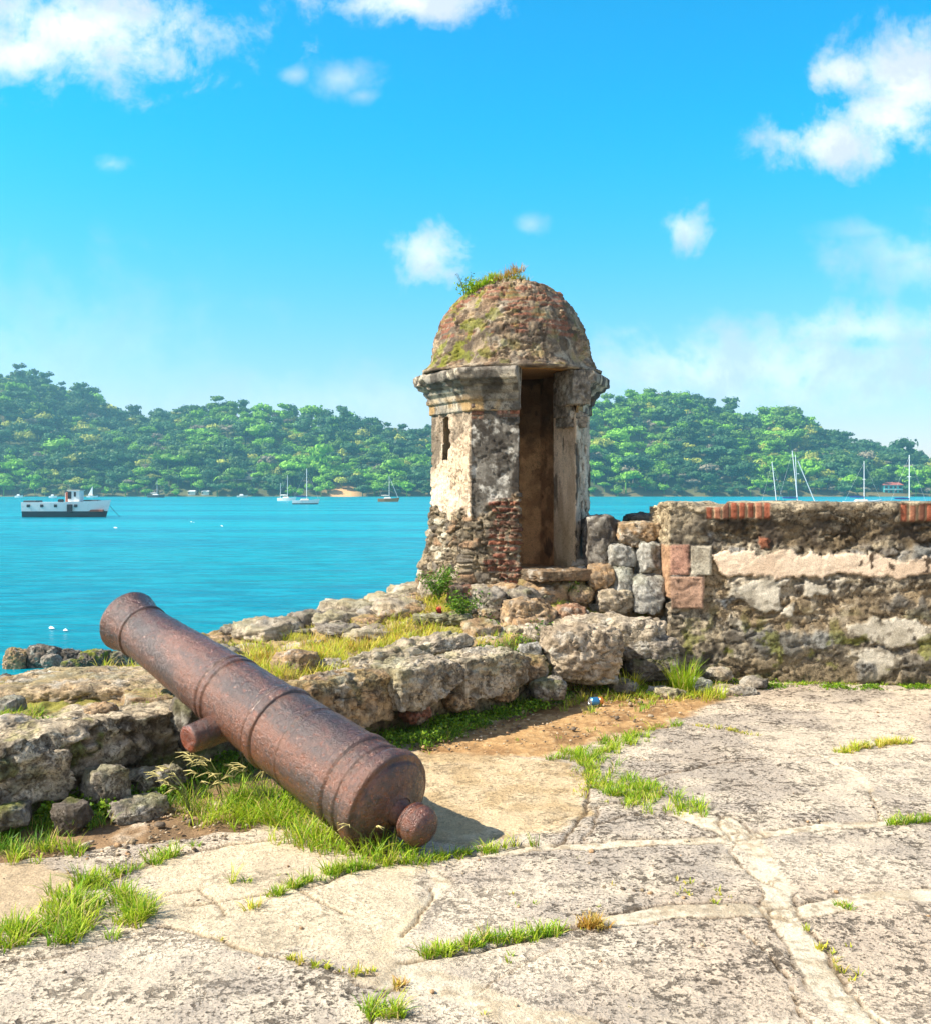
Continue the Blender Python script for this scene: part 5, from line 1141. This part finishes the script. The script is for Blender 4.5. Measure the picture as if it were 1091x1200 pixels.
MB().box((.95, -1.12, 3.35), (.55, .1, 1.1), .02).build('window', GLASSD, wh); MB().box((1.75, -1.12, 3.5), (.3, .1, .7), .02).build('window', GLASSD, wh); MB().box((1.55, 0, 4.1), (1.95, 2.4, .12), .03).build('roof', CREAM, wh)
MB().box((.35, 0, 3.1), (.45, 1.0, 1.5), .05).build('funnel', RUSTP, tug)
MB().tube([(.0, 0, 2.3), (.0, 0, 3.7)], .06).build('exhaust_pipe', MASTM, tug)
MB().box((-4.9, 0, 2.42), (2.0, 2.6, .28), .05).build('stern_deck', DARKP, tug); MB().box((-.7, 0, 2.5), (.8, .7, .5), .1).build('deck_box', GLASSD, tug); MB().box((4.0, 0, 2.55), (2.2, 1.6, .2), .05).build('foredeck', DARKP, tug)
MB().tube([(6.3, 0, 2.2), (7.2, .2, 1.0), (8.2, .3, -.1)], .035).build('anchor_rope', DARKP, tug)
def sailboat(px, py, mast_top, Lpx, label, hullm=WHITE, rz=0.0, lean=0.0, boom=True, mast_x=.06, mizzen=None, cover=BLUEC, stripe=None, r=1.0, name='sailboat', stay=None):
    p = at_water(px, py); d = p[1]; L = Lpx/FPX*d; mh = (py-mast_top)/FPX*d
    root = empty(name, p, label, 'sailboat'); root.rotation_euler = (0, 0, rz)
    H = L*.115+.3; V, F = hull(L, L*.27, H, .3, .35, .6); MB().add(V, F).build('hull', hullm, root)
    MB().box((-.02*L, 0, H+.22), (L*.36, L*.16, .55), .12, taper=.85).build('cabin', WHITE if hullm is not WHITE else CREAM, root)
    if stripe is not None: V, F = hull(L*1.004, L*.274, H, .3, .0, .6, z0=-.25, z1=H*.28); MB().add(V, F).build('boot_stripe', stripe, root)
    x = mast_x*L; dx = lean*mh
    MB().tube([(x, 0, H), (x+dx*.5, 0, H+(mh-H)*.5), (x+dx, 0, mh)], [.11*r, .10*r, .08*r]).build('mast', MASTM, root)
    if boom: MB().tube([(x, 0, H+1.1), (x-.18*L, 0, H+1.15), (x-.40*L, 0, H+1.15)], [.12, .22, .14]).build('boom', cover, root)
    MB().tube([(L*.52, 0, H*1.2), (x+dx, 0, mh*.97)], .012*r, 5).build('forestay', MASTM, root); MB().tube([(-L*.48, 0, H), (x+dx, 0, mh*.97)], .012*r, 5).build('backstay', MASTM, root)
    MB().tube([(x-.05, -L*.10, mh*.6), (x-.05, L*.10, mh*.6)], .05*r, 5).build('spreader', MASTM, root)
    if mizzen: 
        x2, t2, l2 = mizzen; mh2 = (py-t2)/FPX*d; MB().tube([(x2*L, 0, H), (x2*L+l2*mh2, 0, mh2)], [.1*r, .08*r]).build('mizzen_mast', MASTM, root)
    if stay: MB().tube([((stay[0]-px)/FPX*d, 0, (py-stay[1])/FPX*d), ((stay[2]-px)/FPX*d, 0, (py-stay[3])/FPX*d)], .09*r, 6).build('boom_pole', MASTM, root)
    return root
sailboat(358, 591, 549, 30, 'white sailboat with blue boom cover and the taller mast in mid bay', rz=R(8), stripe=DARKP)
sailboat(336, 587, 557, 22, 'white sailboat with the shorter mast behind the mid bay sailboat', rz=R(-12), mizzen=(-.35, 566, .02), cover=WHITE)
sailboat(455, 588, 558, 24, 'small orange brown sailboat with a slanting pole just left of the turret', hullm=ORANGE, rz=R(5), cover=CREAM, stay=(458, 562, 467, 584), r=.8)
sailboat(183, 583, 563, 20, 'dark hulled sailboat close to the far shore by white tents', hullm=DARKP, rz=R(-6), cover=WHITE, r=.9)
sailboat(1010, 594, 540, 44, 'long white sailboat with a single upright mast beyond the thick wall', rz=R(4), stripe=DARKP)
sailboat(1063, 597, 533, 44, 'hidden hulled sailboat whose bare mast rises rightmost above the wall', rz=R(3), r=1.1)
sailboat(906, 594, 541, 26, 'sailboat with a leaning bare mast left of the twin masted boat', rz=R(175), lean=.10, boom=False, mast_x=-.15)
sailboat(933, 596, 528, 46, 'twin masted sailboat with blue boom cover and a slanting pole above the wall', rz=R(4), lean=-.10, mast_x=.04, mizzen=(.02, 533, -.03), stay=(935, 540, 957, 592))
p = at_water(108, 582.8); sb = empty('dinghy', p, 'tiny sailing dinghy with a white triangular sail near the far shore', 'sailboat')
d = p[1]; V, F = hull(6.5, 1.8, .8, .2, .3, .6); MB().add(V, F).build('hull', WHITE, sb); MB().tube([(.2, 0, .6), (.2, 0, 6.6)], .09).build('mast', MASTM, sb)
V = np.array([[.15, .0, 1.1], [-2.6, .15, 1.2], [.1, 0, 6.5], [.15, .05, 1.1], [-2.6, .2, 1.2], [.1, .05, 6.5]]); MB().add(V, [[0, 1, 2], [5, 4, 3], [0, 3, 4, 1], [1, 4, 5, 2], [2, 5, 3, 0]]).build('sail', SAILM, sb)
for px, py, L, lab, mt in ((22, 582.9, 9, 'white motorboat moored off the shore at the far left', WHITE), (62, 583.4, 9, 'white motorboat behind the old motor vessel', WHITE), (284, 582.6, 12, 'pale motorboat moored below the pinkish house roof', CREAM)):
    p = at_water(px, py); d = p[1]; b = empty('motorboat', p, lab, 'motorboat'); l = L/FPX*d; V, F = hull(l, l*.3, 1.0, .2, .3, .7); MB().add(V, F).build('hull', mt, b); MB().box((-.05*l, 0, 1.4), (l*.4, l*.2, 1.0), .15, taper=.8).build('cabin', WHITE, b)
# ------------------------------------------------------------------ houses on the far shore
def house(px, py, w, h, dep, label, wallm, roofm, storeys=2, rz=0.0, D=None):
    D = D or D0+6; p = PD(px, py, D); root = empty('house', p, label, 'house'); root.rotation_euler = (0, 0, rz)
    MB().box((0, 0, h*.5-2), (w, dep, h+4), .05).build('wall', wallm, root)
    rf = MB(); rf.add([[-w*.56, -dep*.62, h], [w*.56, -dep*.62, h], [w*.56, dep*.62, h], [-w*.56, dep*.62, h], [-w*.4, 0, h+h*.36], [w*.4, 0, h+h*.36]], [[0, 1, 5, 4], [2, 3, 4, 5], [1, 2, 5], [3, 0, 4], [3, 2, 1, 0]]); rf.build('roof', roofm, root)
    for s_ in range(storeys):
        for k in range(4 if w > 6 else 1): MB().box((-w*.375+k*w*.25, -dep*.5-.02, h*(s_+.5)/storeys), (w*.15, .2, h/storeys*.5), .03).build('window', GLASSD, root)
        if s_: MB().box((0, -dep*.5-.5, h*s_/storeys), (w, 1.2, .25), .03).build('balcony', WHITE, root)
    return root
house(1044, 578.5, 13, 6.0, 8, 'teal two storey house with white balcony and red roof on the far shore', TEAL, REDROOF, 2, D=D0+12)
house(291, 556, 17, 2.6, 8, 'low house with a pinkish red roof among the trees above the shore', CREAM, paint_mat('pink_roof', (.34, .17, .14), .8, .3), 1, D=D0+30)
for px, w, lab in ((226, 5, 'left of two white roofed huts among palms on the far shore'), (242, 5, 'right of two white roofed huts among palms on the far shore')):
    h_ = house(px, 579.8, w, 2.3, 6, lab, CREAM, WHITE, 1, D=D0+4); h_.name = 'hut'; h_['category'] = 'hut'

# ------------------------------------------------------------------ grass, weeds and moss
def blades_mesh(name, root, length, width, azim, lean, cols, mat=GRASS):
    n = len(root); t = np.array([0, .38, .74, 1.0]); wid = np.array([1, .85, .5, 0])
    dirv = np.stack([np.cos(azim), np.sin(azim), 0*azim], -1); side = np.stack([-np.sin(azim), np.cos(azim), 0*azim], -1)
    tw = RNG.uniform(-.9, .9, n)[:, None]; side = side*np.cos(tw)+dirv*np.sin(tw)
    V = np.zeros((n, 7, 3)); C = np.zeros((n, 7, 3)); k = 0
    for i in range(4):
        out = lean*t[i]**1.7; upw = t[i]*np.sqrt(np.clip(1-(lean*.62*t[i])**2, .08, 1))
        c = root+dirv*(out*length)[:, None]+np.array([0, 0, 1.0])*(upw*length)[:, None]
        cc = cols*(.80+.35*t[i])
        if i < 3: V[:, k] = c-side*(width*wid[i]*.5)[:, None]; V[:, k+1] = c+side*(width*wid[i]*.5)[:, None]; C[:, k] = cc; C[:, k+1] = cc; k += 2
        else: V[:, k] = c; C[:, k] = cc
    b = (np.arange(n)*7)[:, None]
    Q = np.concatenate([b+np.array([0, 1, 3, 2]), b+np.array([2, 3, 5, 4])]); T = b+np.array([4, 5, 6])
    return V.reshape(-1, 3), Q, T, C.reshape(-1, 3)
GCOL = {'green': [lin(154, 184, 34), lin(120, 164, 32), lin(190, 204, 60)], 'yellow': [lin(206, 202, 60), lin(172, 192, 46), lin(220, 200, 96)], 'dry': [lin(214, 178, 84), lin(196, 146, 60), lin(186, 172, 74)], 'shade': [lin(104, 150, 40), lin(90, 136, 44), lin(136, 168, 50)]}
GR = {'r': [], 'l': [], 'w': [], 'a': [], 'n': [], 'c': []}
def tufts(P, per, length, spread, tone, width=.005, lean=(.25, 1.25), lv=.5, sink=.004, onto=True):
    P = np.asarray(P, float); m = len(P)
    if not m: return
    ctr = np.repeat(P, per, 0); n = len(ctr); a = RNG.uniform(0, 6.283, n); r = spread*np.sqrt(RNG.uniform(0, 1, n))
    root = ctr.copy(); root[:, 0] += np.cos(a)*r; root[:, 1] += np.sin(a)*r
    if onto: root[:, 2] = height(root)
    root[:, 2] -= sink
    ts = np.repeat(RNG.uniform(1-lv, 1+lv, m), per)
    pal = np.array(GCOL[tone]); ci = np.repeat(RNG.integers(0, 3, m), per); cj = RNG.integers(0, 3, n); ci = np.where(RNG.uniform(size=n) < .55, ci, cj); straw = RNG.uniform(size=n) < .13
    GR['r'].append(root); GR['l'].append(length*ts*RNG.uniform(.5, 1.15, n)); GR['w'].append(np.full(n, width)*RNG.uniform(.7, 1.3, n)); GR['a'].append(a+RNG.normal(0, 1.1, n)); GR['n'].append(np.minimum(RNG.uniform(*lean, n), 1.4)); GR['c'].append(np.where(straw[:, None], lin(204, 182, 112), pal[ci])*RNG.uniform(.75, 1.2, (n, 1)))
def flush(name, label, cat, kind='stuff', group=None):
    q = {k: np.concatenate(v) for k, v in GR.items()}
    for k in GR: GR[k] = []
    V, Q, T, C = blades_mesh(name, q['r'], q['l'], q['w'], q['a'], q['n'], q['c'])
    base = q['r'].mean(0) if kind is None else np.zeros(3)
    o = build(name, V-base, [Q, T], GRASS, col=C, loc=base, smooth=True); return tag(o, label, cat, group, kind)
def in_poly(poly, n, z=0.0, hz=True):
    q = np.array([G(a, b, z)[:2] for a, b in poly]); lo, hi = q.min(0), q.max(0); P = RNG.uniform(lo, hi, (n*6, 2)); P = P[poly_sd(P, q)+RNG.normal(0, .03, len(P)) > 0][:n]
    cl = fbm(np.c_[P, 0*P[:, 0]], 7, 3, 91); P = P[cl+RNG.uniform(-.12, .12, len(P)) > .42]
    return np.c_[P, height(P)] if hz else np.c_[P, np.full(len(P), z)]
def on_line(pts, n, sp, z=0.0):
    q = np.array([G(a, b, z)[:2] for a, b in pts]); l = np.concatenate([[0], np.cumsum(np.linalg.norm(np.diff(q, axis=0), axis=1))]); t = RNG.uniform(0, l[-1], n)
    P = np.stack([np.interp(t, l, q[:, k]) for k in (0, 1)], -1)+RNG.normal(0, sp, (n, 2)); cl = fbm(np.c_[P, 0*P[:, 0]], 4, 3, 92); P = P[cl > .44]
    return np.c_[P, height(P)]
# joints of the terrace
tufts(in_poly([(-20, 1108), (60, 1062), (100, 1030), (130, 1036), (165, 1058), (178, 1070), (150, 1092), (95, 1096), (30, 1112), (-20, 1118)], 150), 26, .075, .030, 'green')
tufts(on_line([(100, 1038), (125, 1028), (170, 1014), (225, 994)], 30, .02), 18, .055, .025, 'green')
tufts(on_line([(215, 1060), (260, 1038), (285, 1034)], 22, .02), 18, .055, .022, 'green'); tufts(on_line([(270, 1070), (300, 1065), (318, 1060)], 8, .02), 14, .04, .02, 'yellow')
tufts(on_line([(320, 1050), (350, 1040), (400, 1022), (470, 1012), (530, 1002), (625, 991)], 90, .022), 18, .05, .022, 'green')
tufts(in_poly([(640, 890), (690, 876), (745, 858), (795, 848), (755, 868), (712, 886), (690, 895)], 120), 16, .05, .03, 'green')
tufts(in_poly([(676, 882), (700, 890), (715, 905), (765, 920), (805, 936), (835, 950), (808, 960), (755, 954), (710, 934), (680, 905)], 190), 18, .05, .03, 'green')
tufts(in_poly([(676, 890), (690, 900), (720, 935), (700, 945), (672, 925)], 30), 10, .035, .03, 'yellow')
tufts(on_line([(978, 882), (1010, 876), (1050, 871), (1100, 867)], 70, .02), 16, .05, .02, 'yellow'); tufts(on_line([(1040, 968), (1065, 966), (1100, 962)], 26, .02), 16, .05, .02, 'green')
tufts(on_line([(495, 1125), (520, 1118), (560, 1106), (600, 1102), (660, 1092)], 60, .018), 18, .045, .02, 'green'); tufts(on_line([(676, 1086), (705, 1086)], 10, .012), 20, .045, .02, 'dry')
tufts(on_line([(235, 1096), (270, 1106), (320, 1122), (400, 1140), (450, 1142)], 26, .01), 10, .03, .012, 'yellow'); tufts(on_line([(425, 1188), (470, 1182), (455, 1192)], 14, .02), 18, .05, .02, 'green'); tufts(on_line([(460, 1160), (475, 1150)], 5, .012), 14, .04, .015, 'dry')
tufts(on_line([(745, 912), (790, 905)], 8, .02), 14, .03, .02, 'green'); tufts(on_line([(800, 848), (835, 852), (890, 862)], 24, .012), 12, .025, .02, 'yellow'); tufts(on_line([(770, 1035), (800, 1045), (870, 1058), (890, 1062)], 14, .06), 8, .022, .012, 'yellow'); tufts(on_line([(985, 1060), (1000, 1062)], 6, .015), 12, .025, .015, 'green'); tufts(on_line([(940, 1090), (975, 1120), (1030, 1190)], 14, .02), 10, .025, .012, 'yellow')
tufts(on_line([(560, 1060), (640, 1085), (720, 1095)], 8, .15), 8, .02, .012, 'green'); tufts(in_poly([(300, 1000), (800, 985), (1091, 1010), (1091, 1190), (300, 1190)], 16), 5, .018, .012, 'yellow')
tufts(on_line([(880, 803), (960, 801), (1040, 803), (1130, 807)], 150, .02), 10, .03, .03, 'green'); tufts(on_line([(20, 1006), (60, 1000), (95, 998)], 26, .04), 20, .07, .03, 'green')
flush('grass', 'short green and yellow grass growing in the joints of the paving', 'grass')
# under and beside the cannon
tufts(in_poly([(215, 950), (260, 930), (310, 925), (350, 955), (400, 985), (425, 990), (505, 1000), (515, 1008), (440, 1016), (385, 1000), (320, 985), (255, 972)], 170), 22, .10, .06, 'green', .005, (.3, 1.4)); tufts(in_poly([(300, 935), (350, 930), (420, 975), (400, 990), (330, 965)], 34), 18, .14, .06, 'green', .005, (.3, 1.4))
flush('grass', 'long lush grass growing under and along the cannon', 'grass')
# foot of the ramparts
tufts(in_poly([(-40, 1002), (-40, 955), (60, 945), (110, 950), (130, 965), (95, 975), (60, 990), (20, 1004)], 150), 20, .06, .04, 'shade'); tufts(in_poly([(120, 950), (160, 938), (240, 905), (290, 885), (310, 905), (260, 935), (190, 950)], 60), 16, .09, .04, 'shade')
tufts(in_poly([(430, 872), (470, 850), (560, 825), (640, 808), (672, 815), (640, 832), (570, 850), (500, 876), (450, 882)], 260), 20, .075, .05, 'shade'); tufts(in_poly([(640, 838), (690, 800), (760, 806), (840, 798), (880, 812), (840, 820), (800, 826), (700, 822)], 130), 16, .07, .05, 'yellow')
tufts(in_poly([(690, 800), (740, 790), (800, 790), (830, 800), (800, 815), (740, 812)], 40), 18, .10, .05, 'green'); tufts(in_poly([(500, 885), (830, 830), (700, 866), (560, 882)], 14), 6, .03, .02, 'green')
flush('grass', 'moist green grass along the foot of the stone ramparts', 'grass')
# bank above
Z4 = .40
tufts(in_poly([(270, 790), (300, 765), (400, 745), (500, 733), (550, 728), (530, 750), (440, 768), (400, 790), (330, 795)], 620, Z4), 18, .085, .06, 'yellow', .006); tufts(in_poly([(290, 780), (340, 760), (430, 748), (520, 735), (500, 752), (420, 765), (340, 785)], 110, Z4), 16, .09, .06, 'dry', .006)
tufts(in_poly([(-30, 865), (-30, 830), (60, 832), (120, 838), (220, 800), (250, 812), (180, 835), (60, 850)], 170, Z4), 14, .05, .05, 'green'); tufts(in_poly([(120, 782), (170, 772), (230, 775), (240, 800), (190, 800), (150, 795)], 90, Z4), 16, .08, .05, 'yellow')
tufts(in_poly([(250, 750), (340, 728), (440, 708), (495, 695), (500, 712), (420, 728), (300, 752)], 220, .5), 14, .07, .05, 'yellow'); tufts(in_poly([(560, 720), (660, 700), (780, 720), (780, 760), (640, 760), (570, 750)], 170, .5), 14, .06, .04, 'green'); tufts(in_poly([(480, 760), (600, 735), (640, 770), (560, 775)], 90, .4), 14, .07, .04, 'yellow')
flush('grass', 'sunlit yellow green grass on the bank behind the low rampart', 'grass')
def tuft_thing(name, label, p, n, length, spread, tone, width=.007, lean=(.1, .8), onto=False):
    tufts([p], n, length, spread, tone, width, lean, .05, onto=onto); return flush(name, label, 'grass tuft', None)
for px, py, n, l, tone, lab in ((800, 812, 220, .30, 'green', 'tallest bright green grass tuft at the foot of the thick wall'), (776, 806, 120, .26, 'yellow', 'yellowish tall grass tuft left of the tallest tuft by the wall'), (737, 812, 90, .20, 'yellow', 'wispy grass tuft in front of the dark low stone'), (838, 818, 90, .12, 'green', 'short grass tuft beside loose stones right of the tallest tuft')):
    p = G(px, py); p[2] = float(height(p)); tuft_thing('grass_tuft', lab, p, n, l, .09, tone)
dz = TURRET.location
tufts([(TX-.30+.045*i, 10.28-.012*i, 3.74+.018*i) for i in range(9)], 40, .085, .06, 'dry', .007, (.1, .9), .3, onto=False); tufts([(TX-.12+.05*i, 10.25, 3.80) for i in range(6)], 30, .09, .05, 'yellow', .007, (.1, .9), .3, onto=False); tufts([(TX-.40+.03*i, 10.2, 3.62+.03*i) for i in range(8)], 40, .10, .06, 'green', .008, (.2, 1), .3, onto=False)
flush('grass', 'dry orange and yellow grass growing on top of the turret dome', 'grass')
def leafy(name, label, base, rad, h, n, cols, leaf=.03, droop=0.0, stems=9):
    root = empty(name, base, label, 'plant'); g = np.random.default_rng(int(abs(base[0])*1000+abs(base[2])*100)); V = []; Q = []; C = []; st = MB()
    for s_ in range(stems):
        a = g.uniform(0, 6.28); L = h*g.uniform(.5, 1.1); e = np.array([math.cos(a)*rad*g.uniform(.3, 1), math.sin(a)*rad*g.uniform(.3, 1), L]); mid = e*np.array([.4, .4, .6]); st.tube([(0, 0, -.02), mid, e], [.006, .004, .002], 5)
        for k in range(n//stems):
            t = g.uniform(.25, 1.05); q = e*t*t+2*mid*t*(1-t)*1.0; q = q+g.normal(size=3)*leaf*.9
            nn = g.normal(size=3)*.7+np.array([0, 0, 1.0]); nn /= np.linalg.norm(nn); u_ = np.cross(nn, g.normal(size=3)); u_ /= np.linalg.norm(u_); v_ = np.cross(nn, u_); l = leaf*g.uniform(.6, 1.2); w = l*.55; b = len(V)
            V += [q, q+u_*l*.5+v_*w*.5, q+u_*l-nn*l*.2, q+u_*l*.5-v_*w*.5]; Q.append([b, b+1, b+2, b+3]); C += [cols[g.integers(len(cols))]*g.uniform(.75, 1.25)]*4
    st.build('stem', paint_mat('stem_green', lin(96, 104, 50), .7, .2) if 'stem_green' not in bpy.data.materials else bpy.data.materials['stem_green'], root)
    build('leaves', np.array(V), [np.array(Q)], LEAF, col=np.array(C), parent=root, smooth=False); return root
LG = [lin(92, 130, 36), lin(120, 156, 40), lin(70, 108, 36)]
for px, py, d, r_, h_, n, lab in ((515, 700, 9.45, .26, .28, 800, 'leafy green weed climbing the turret foot beside the bay'), (545, 722, 9.2, .26, .22, 600, 'leafy green weed in the rubble left of the doorstep'), (508, 722, 9.6, .12, .14, 160, 'small leafy weed in yellow grass left of the turret weeds'), (572, 742, 8.9, .12, .10, 120, 'low leafy weed on the rubble below the turret corner'), (640, 770, 8.45, .16, .16, 200, 'leafy weed between the large smooth boulder and the grassy rampart'), (632, 748, 8.8, .12, .12, 130, 'leafy weed at the upper left of the large smooth boulder'), (668, 694, 9.5, .12, .07, 140, 'low green weed right of the turret doorstep'), (724, 706, 9.25, .12, .08, 140, 'low yellowish weed at the foot of the broken wall')):
    p = PD(px, py, d); p[2] = min(p[2], float(height(p))+.12); leafy('weed', lab, p, r_, h_, n, LG if 'yellowish' not in lab else [lin(150, 150, 40), lin(170, 160, 60), lin(120, 140, 40)], .032)
leafy('weed', 'bright green bushy weed on the left of the turret dome top', np.array([TX-.36, 10.18, 3.60]), .20, .20, 520, [lin(140, 176, 20), lin(120, 160, 24), lin(160, 186, 40)], .034, stems=14)
leafy('weed', 'sparse wiry weed leaning left out of the turret dome', np.array([TX-.46, 10.3, 3.60]), .2, .32, 60, [lin(70, 110, 70), lin(90, 120, 70)], .022, stems=6)
leafy('weed', 'tiny dark withered weed at the very top of the dome', np.array([TX+.02, 10.4, 3.84]), .08, .08, 120, [lin(74, 70, 44), lin(90, 76, 50)], .026)
def crabgrass(label, base, stalks, h):
    root = empty('crabgrass', base, label, 'weed'); g = np.random.default_rng(int(abs(base[0]*997)+7)); s = MB(); hd = MB()
    for k in range(stalks):
        a = g.uniform(2.2, 4.4) if k % 3 else g.uniform(0, 6.28); e = np.array([math.cos(a)*h*g.uniform(.3, .8), math.sin(a)*h*.5, h*g.uniform(.6, 1.05)]); m_ = e*np.array([.35, .35, .65]); s.tube([(0, 0, -.02), m_, e], [.0022, .0018, .0012], 5)
        for j in range(5):
            b = a+g.uniform(-1.2, 1.2); l = h*g.uniform(.22, .4); f = e+np.array([math.cos(b)*l, math.sin(b)*l*.7, g.uniform(-.35, .35)*l]); hd.tube([e, (e+f)/2+np.array([0, 0, l*.12]), f], [.0016, .0022, .0008], 4)
    s.build('stalk', bpy.data.materials['stem_green'], root); hd.build('seed_head', bpy.data.materials.get('straw') or paint_mat('straw', lin(200, 186, 120), .8, .1), root)
for px, py, n, h, lab in ((225, 955, 9, .22, 'wispy seeding crabgrass leaning left of the long grass under the cannon'), (262, 940, 9, .26, 'taller seeding crabgrass in the shade below the cannon trunnion'), (310, 950, 8, .24, 'seeding crabgrass rising from the long grass under the cannon'), (430, 1002, 8, .16, 'seeding crabgrass in front of the cannon breech face')):
    crabgrass(lab, G(px, py), n, h)
# ------------------------------------------------------------------ litter
def can_at(p, rz):
    root = empty('drink_can', p, 'small crushed blue and orange drink can lying on the orange soil', 'can'); root.rotation_euler = (R(8), 0, rz)
    def cyl(x0, x1, r, nm, m, par=root):
        n = 24; V = []; ks = [(x0, r*.82), (x0+.006, r), (x1-.006, r), (x1, r*.82)]
        for x, q in ks:
            for j in range(n): a = 2*math.pi*j/n; V.append([x, math.cos(a)*q*(1-.10*math.exp(-((x-.01)/.03)**2)*max(0, math.sin(a))), math.sin(a)*q*.92])
        F = [[k*n+j, k*n+(j+1) % n, (k+1)*n+(j+1) % n, (k+1)*n+j] for k in range(3) for j in range(n)]+[list(range(n))[::-1], list(range(3*n, 4*n))]
        return MB().add(V, F).build(nm, m, par, smooth=False)
    cyl(-.05, .02, .036, 'can_body', paint_mat('blue_can', (.05, .22, .42), .3, .2, .4)); cyl(.02, .055, .036, 'can_base', paint_mat('orange_can', (.62, .22, .05), .3, .2, .4)); cyl(-.054, -.05, .03, 'can_top', paint_mat('bare_metal', (.6, .6, .6), .3, .1, .8))
p = G(698, 826); p[2] = float(height(p))+.033; can_at(p, R(20))
p = PD(517, 716, 9.2); V = []
xs_, ys_ = np.meshgrid(np.linspace(-.04, .04, 9), np.linspace(-.05, .05, 9), indexing='ij'); zz_ = .010*np.sin(xs_*110+ys_*60)+.012*np.cos(ys_*70-xs_*40); ys_ = ys_*(1-6*xs_)+xs_*.6
a_ = np.stack([xs_, zz_, ys_], -1).reshape(-1, 3); n_ = len(a_); F = gridf(7, 7); V = np.concatenate([a_, a_+np.array([0, .003, 0])])
o = build('paper_scrap', V, np.concatenate([F, F[:, ::-1]+n_]), paint_mat('red_paper', (.6, .06, .04), .6, .1), loc=p); tag(o, 'small crumpled red scrap of litter in the weeds below the turret', 'litter')
# ------------------------------------------------------------------ cushions of moss and small-leaved ground cover at the foot of the walls
def carpet(name, label, polys, cols, seed):
    g = np.random.default_rng(seed); V = []; Q = []; C = []; n = 0
    for poly, cnt, hmax, z in polys:
        q = np.array([G(a, b, z)[:2] for a, b in poly]); lo, hi = q.min(0), q.max(0); P = g.uniform(lo, hi, (cnt*4, 2)); P = P[poly_sd(P, q)+g.normal(0, .03, len(P)) > 0]
        P3 = np.c_[P, 0*P[:, 0]]; k = fbm(P3, 6, 3, seed); keep = k+g.uniform(-.08, .08, len(P)) > .47; P, P3, k = P[keep][:cnt], P3[keep][:cnt], k[keep][:cnt]
        zz = height(P)+hmax*ss(.45, .65, k)*g.uniform(.2, 1.0, len(P)); m = len(P)
        nn = g.normal(size=(m, 3))*.6+np.array([.2, -.4, .8]); nn /= np.linalg.norm(nn, axis=1, keepdims=True); u_ = np.cross(nn, g.normal(size=(m, 3))); u_ /= np.linalg.norm(u_, axis=1, keepdims=True); v_ = np.cross(nn, u_)
        l = g.uniform(.006, .014, m)[:, None]; p = np.c_[P, zz]
        V.append(np.stack([p-u_*l, p+v_*l*.7, p+u_*l, p-v_*l*.7], 1).reshape(-1, 3)); Q.append((np.arange(m)*4)[:, None]+np.arange(4)+n); n += 4*m
        C.append(np.repeat(np.array(cols)[g.integers(0, len(cols), m)]*g.uniform(.7, 1.25, (m, 1)), 4, 0))
    tag(build(name, np.concatenate(V), [np.concatenate(Q)], LEAF, col=np.concatenate(C), smooth=False), label, 'moss', kind='stuff')
carpet('moss', 'bright green moss and tiny leaves growing along the feet of the ramparts and wall', [
    ([(-40, 985), (-40, 935), (70, 925), (120, 930), (190, 905), (250, 880), (290, 880), (270, 905), (180, 940), (110, 962), (60, 985)], 9000, .10, .02),
    ([(430, 872), (470, 845), (560, 818), (640, 800), (680, 806), (650, 826), (570, 846), (490, 876)], 9000, .09, .03), ([(690, 812), (740, 790), (850, 790), (900, 808), (860, 816), (760, 820)], 3500, .05, .0), ([(880, 800), (1000, 797), (1130, 802), (1130, 809), (900, 807)], 3000, .03, .0)],
    [lin(116, 150, 24), lin(92, 130, 26), lin(140, 164, 40), lin(80, 112, 30)], 17)

# ------------------------------------------------------------------ grit and pebbles on the soil and along the joints
def pebbles():
    g = np.random.default_rng(77); V = []; F = []; C = []; n = 0
    pts = [in_poly(q, k) for q, k in (([(480, 878), (600, 838), (700, 814), (850, 815), (780, 850), (640, 888)], 420), ([(40, 1005), (100, 985), (230, 940), (330, 960), (250, 990), (150, 1010)], 300), ([(640, 840), (700, 800), (860, 800), (880, 815), (720, 822)], 160), ([(430, 870), (640, 806), (650, 830), (500, 880)], 120), ([(0, 1195), (0, 1010), (500, 985), (1091, 990), (1091, 1195)], 60), ([(690, 870), (1080, 810), (1091, 980), (800, 980)], 50))]
    
    for p in np.concatenate(pts):
        s = g.uniform(.003, .011)*(2.2 if g.uniform() < .06 else 1); v = ICO*np.array([1.25, 1, .7])*s*g.uniform(.7, 1.3, (12, 1)); a = g.uniform(0, 6.28); cs, sn = math.cos(a), math.sin(a)
        V.append(np.stack([v[:, 0]*cs-v[:, 1]*sn, v[:, 0]*sn+v[:, 1]*cs, v[:, 2]], -1)+p+np.array([0, 0, s*.3])); F.append(ICOF+n); n += 12
        C.append(np.repeat((np.array([lin(206, 186, 156), lin(160, 140, 112), lin(120, 106, 90), lin(186, 150, 112)])[g.integers(4)]*g.uniform(.7, 1.2))[None], 12, 0))
    tag(build('gravel', np.concatenate(V), [np.concatenate(F)], STONE, col=np.concatenate(C), msk=np.array([[.2, 0, 0]])), 'loose grit and small pebbles scattered on the soil and paving', 'gravel', kind='stuff')
pebbles()
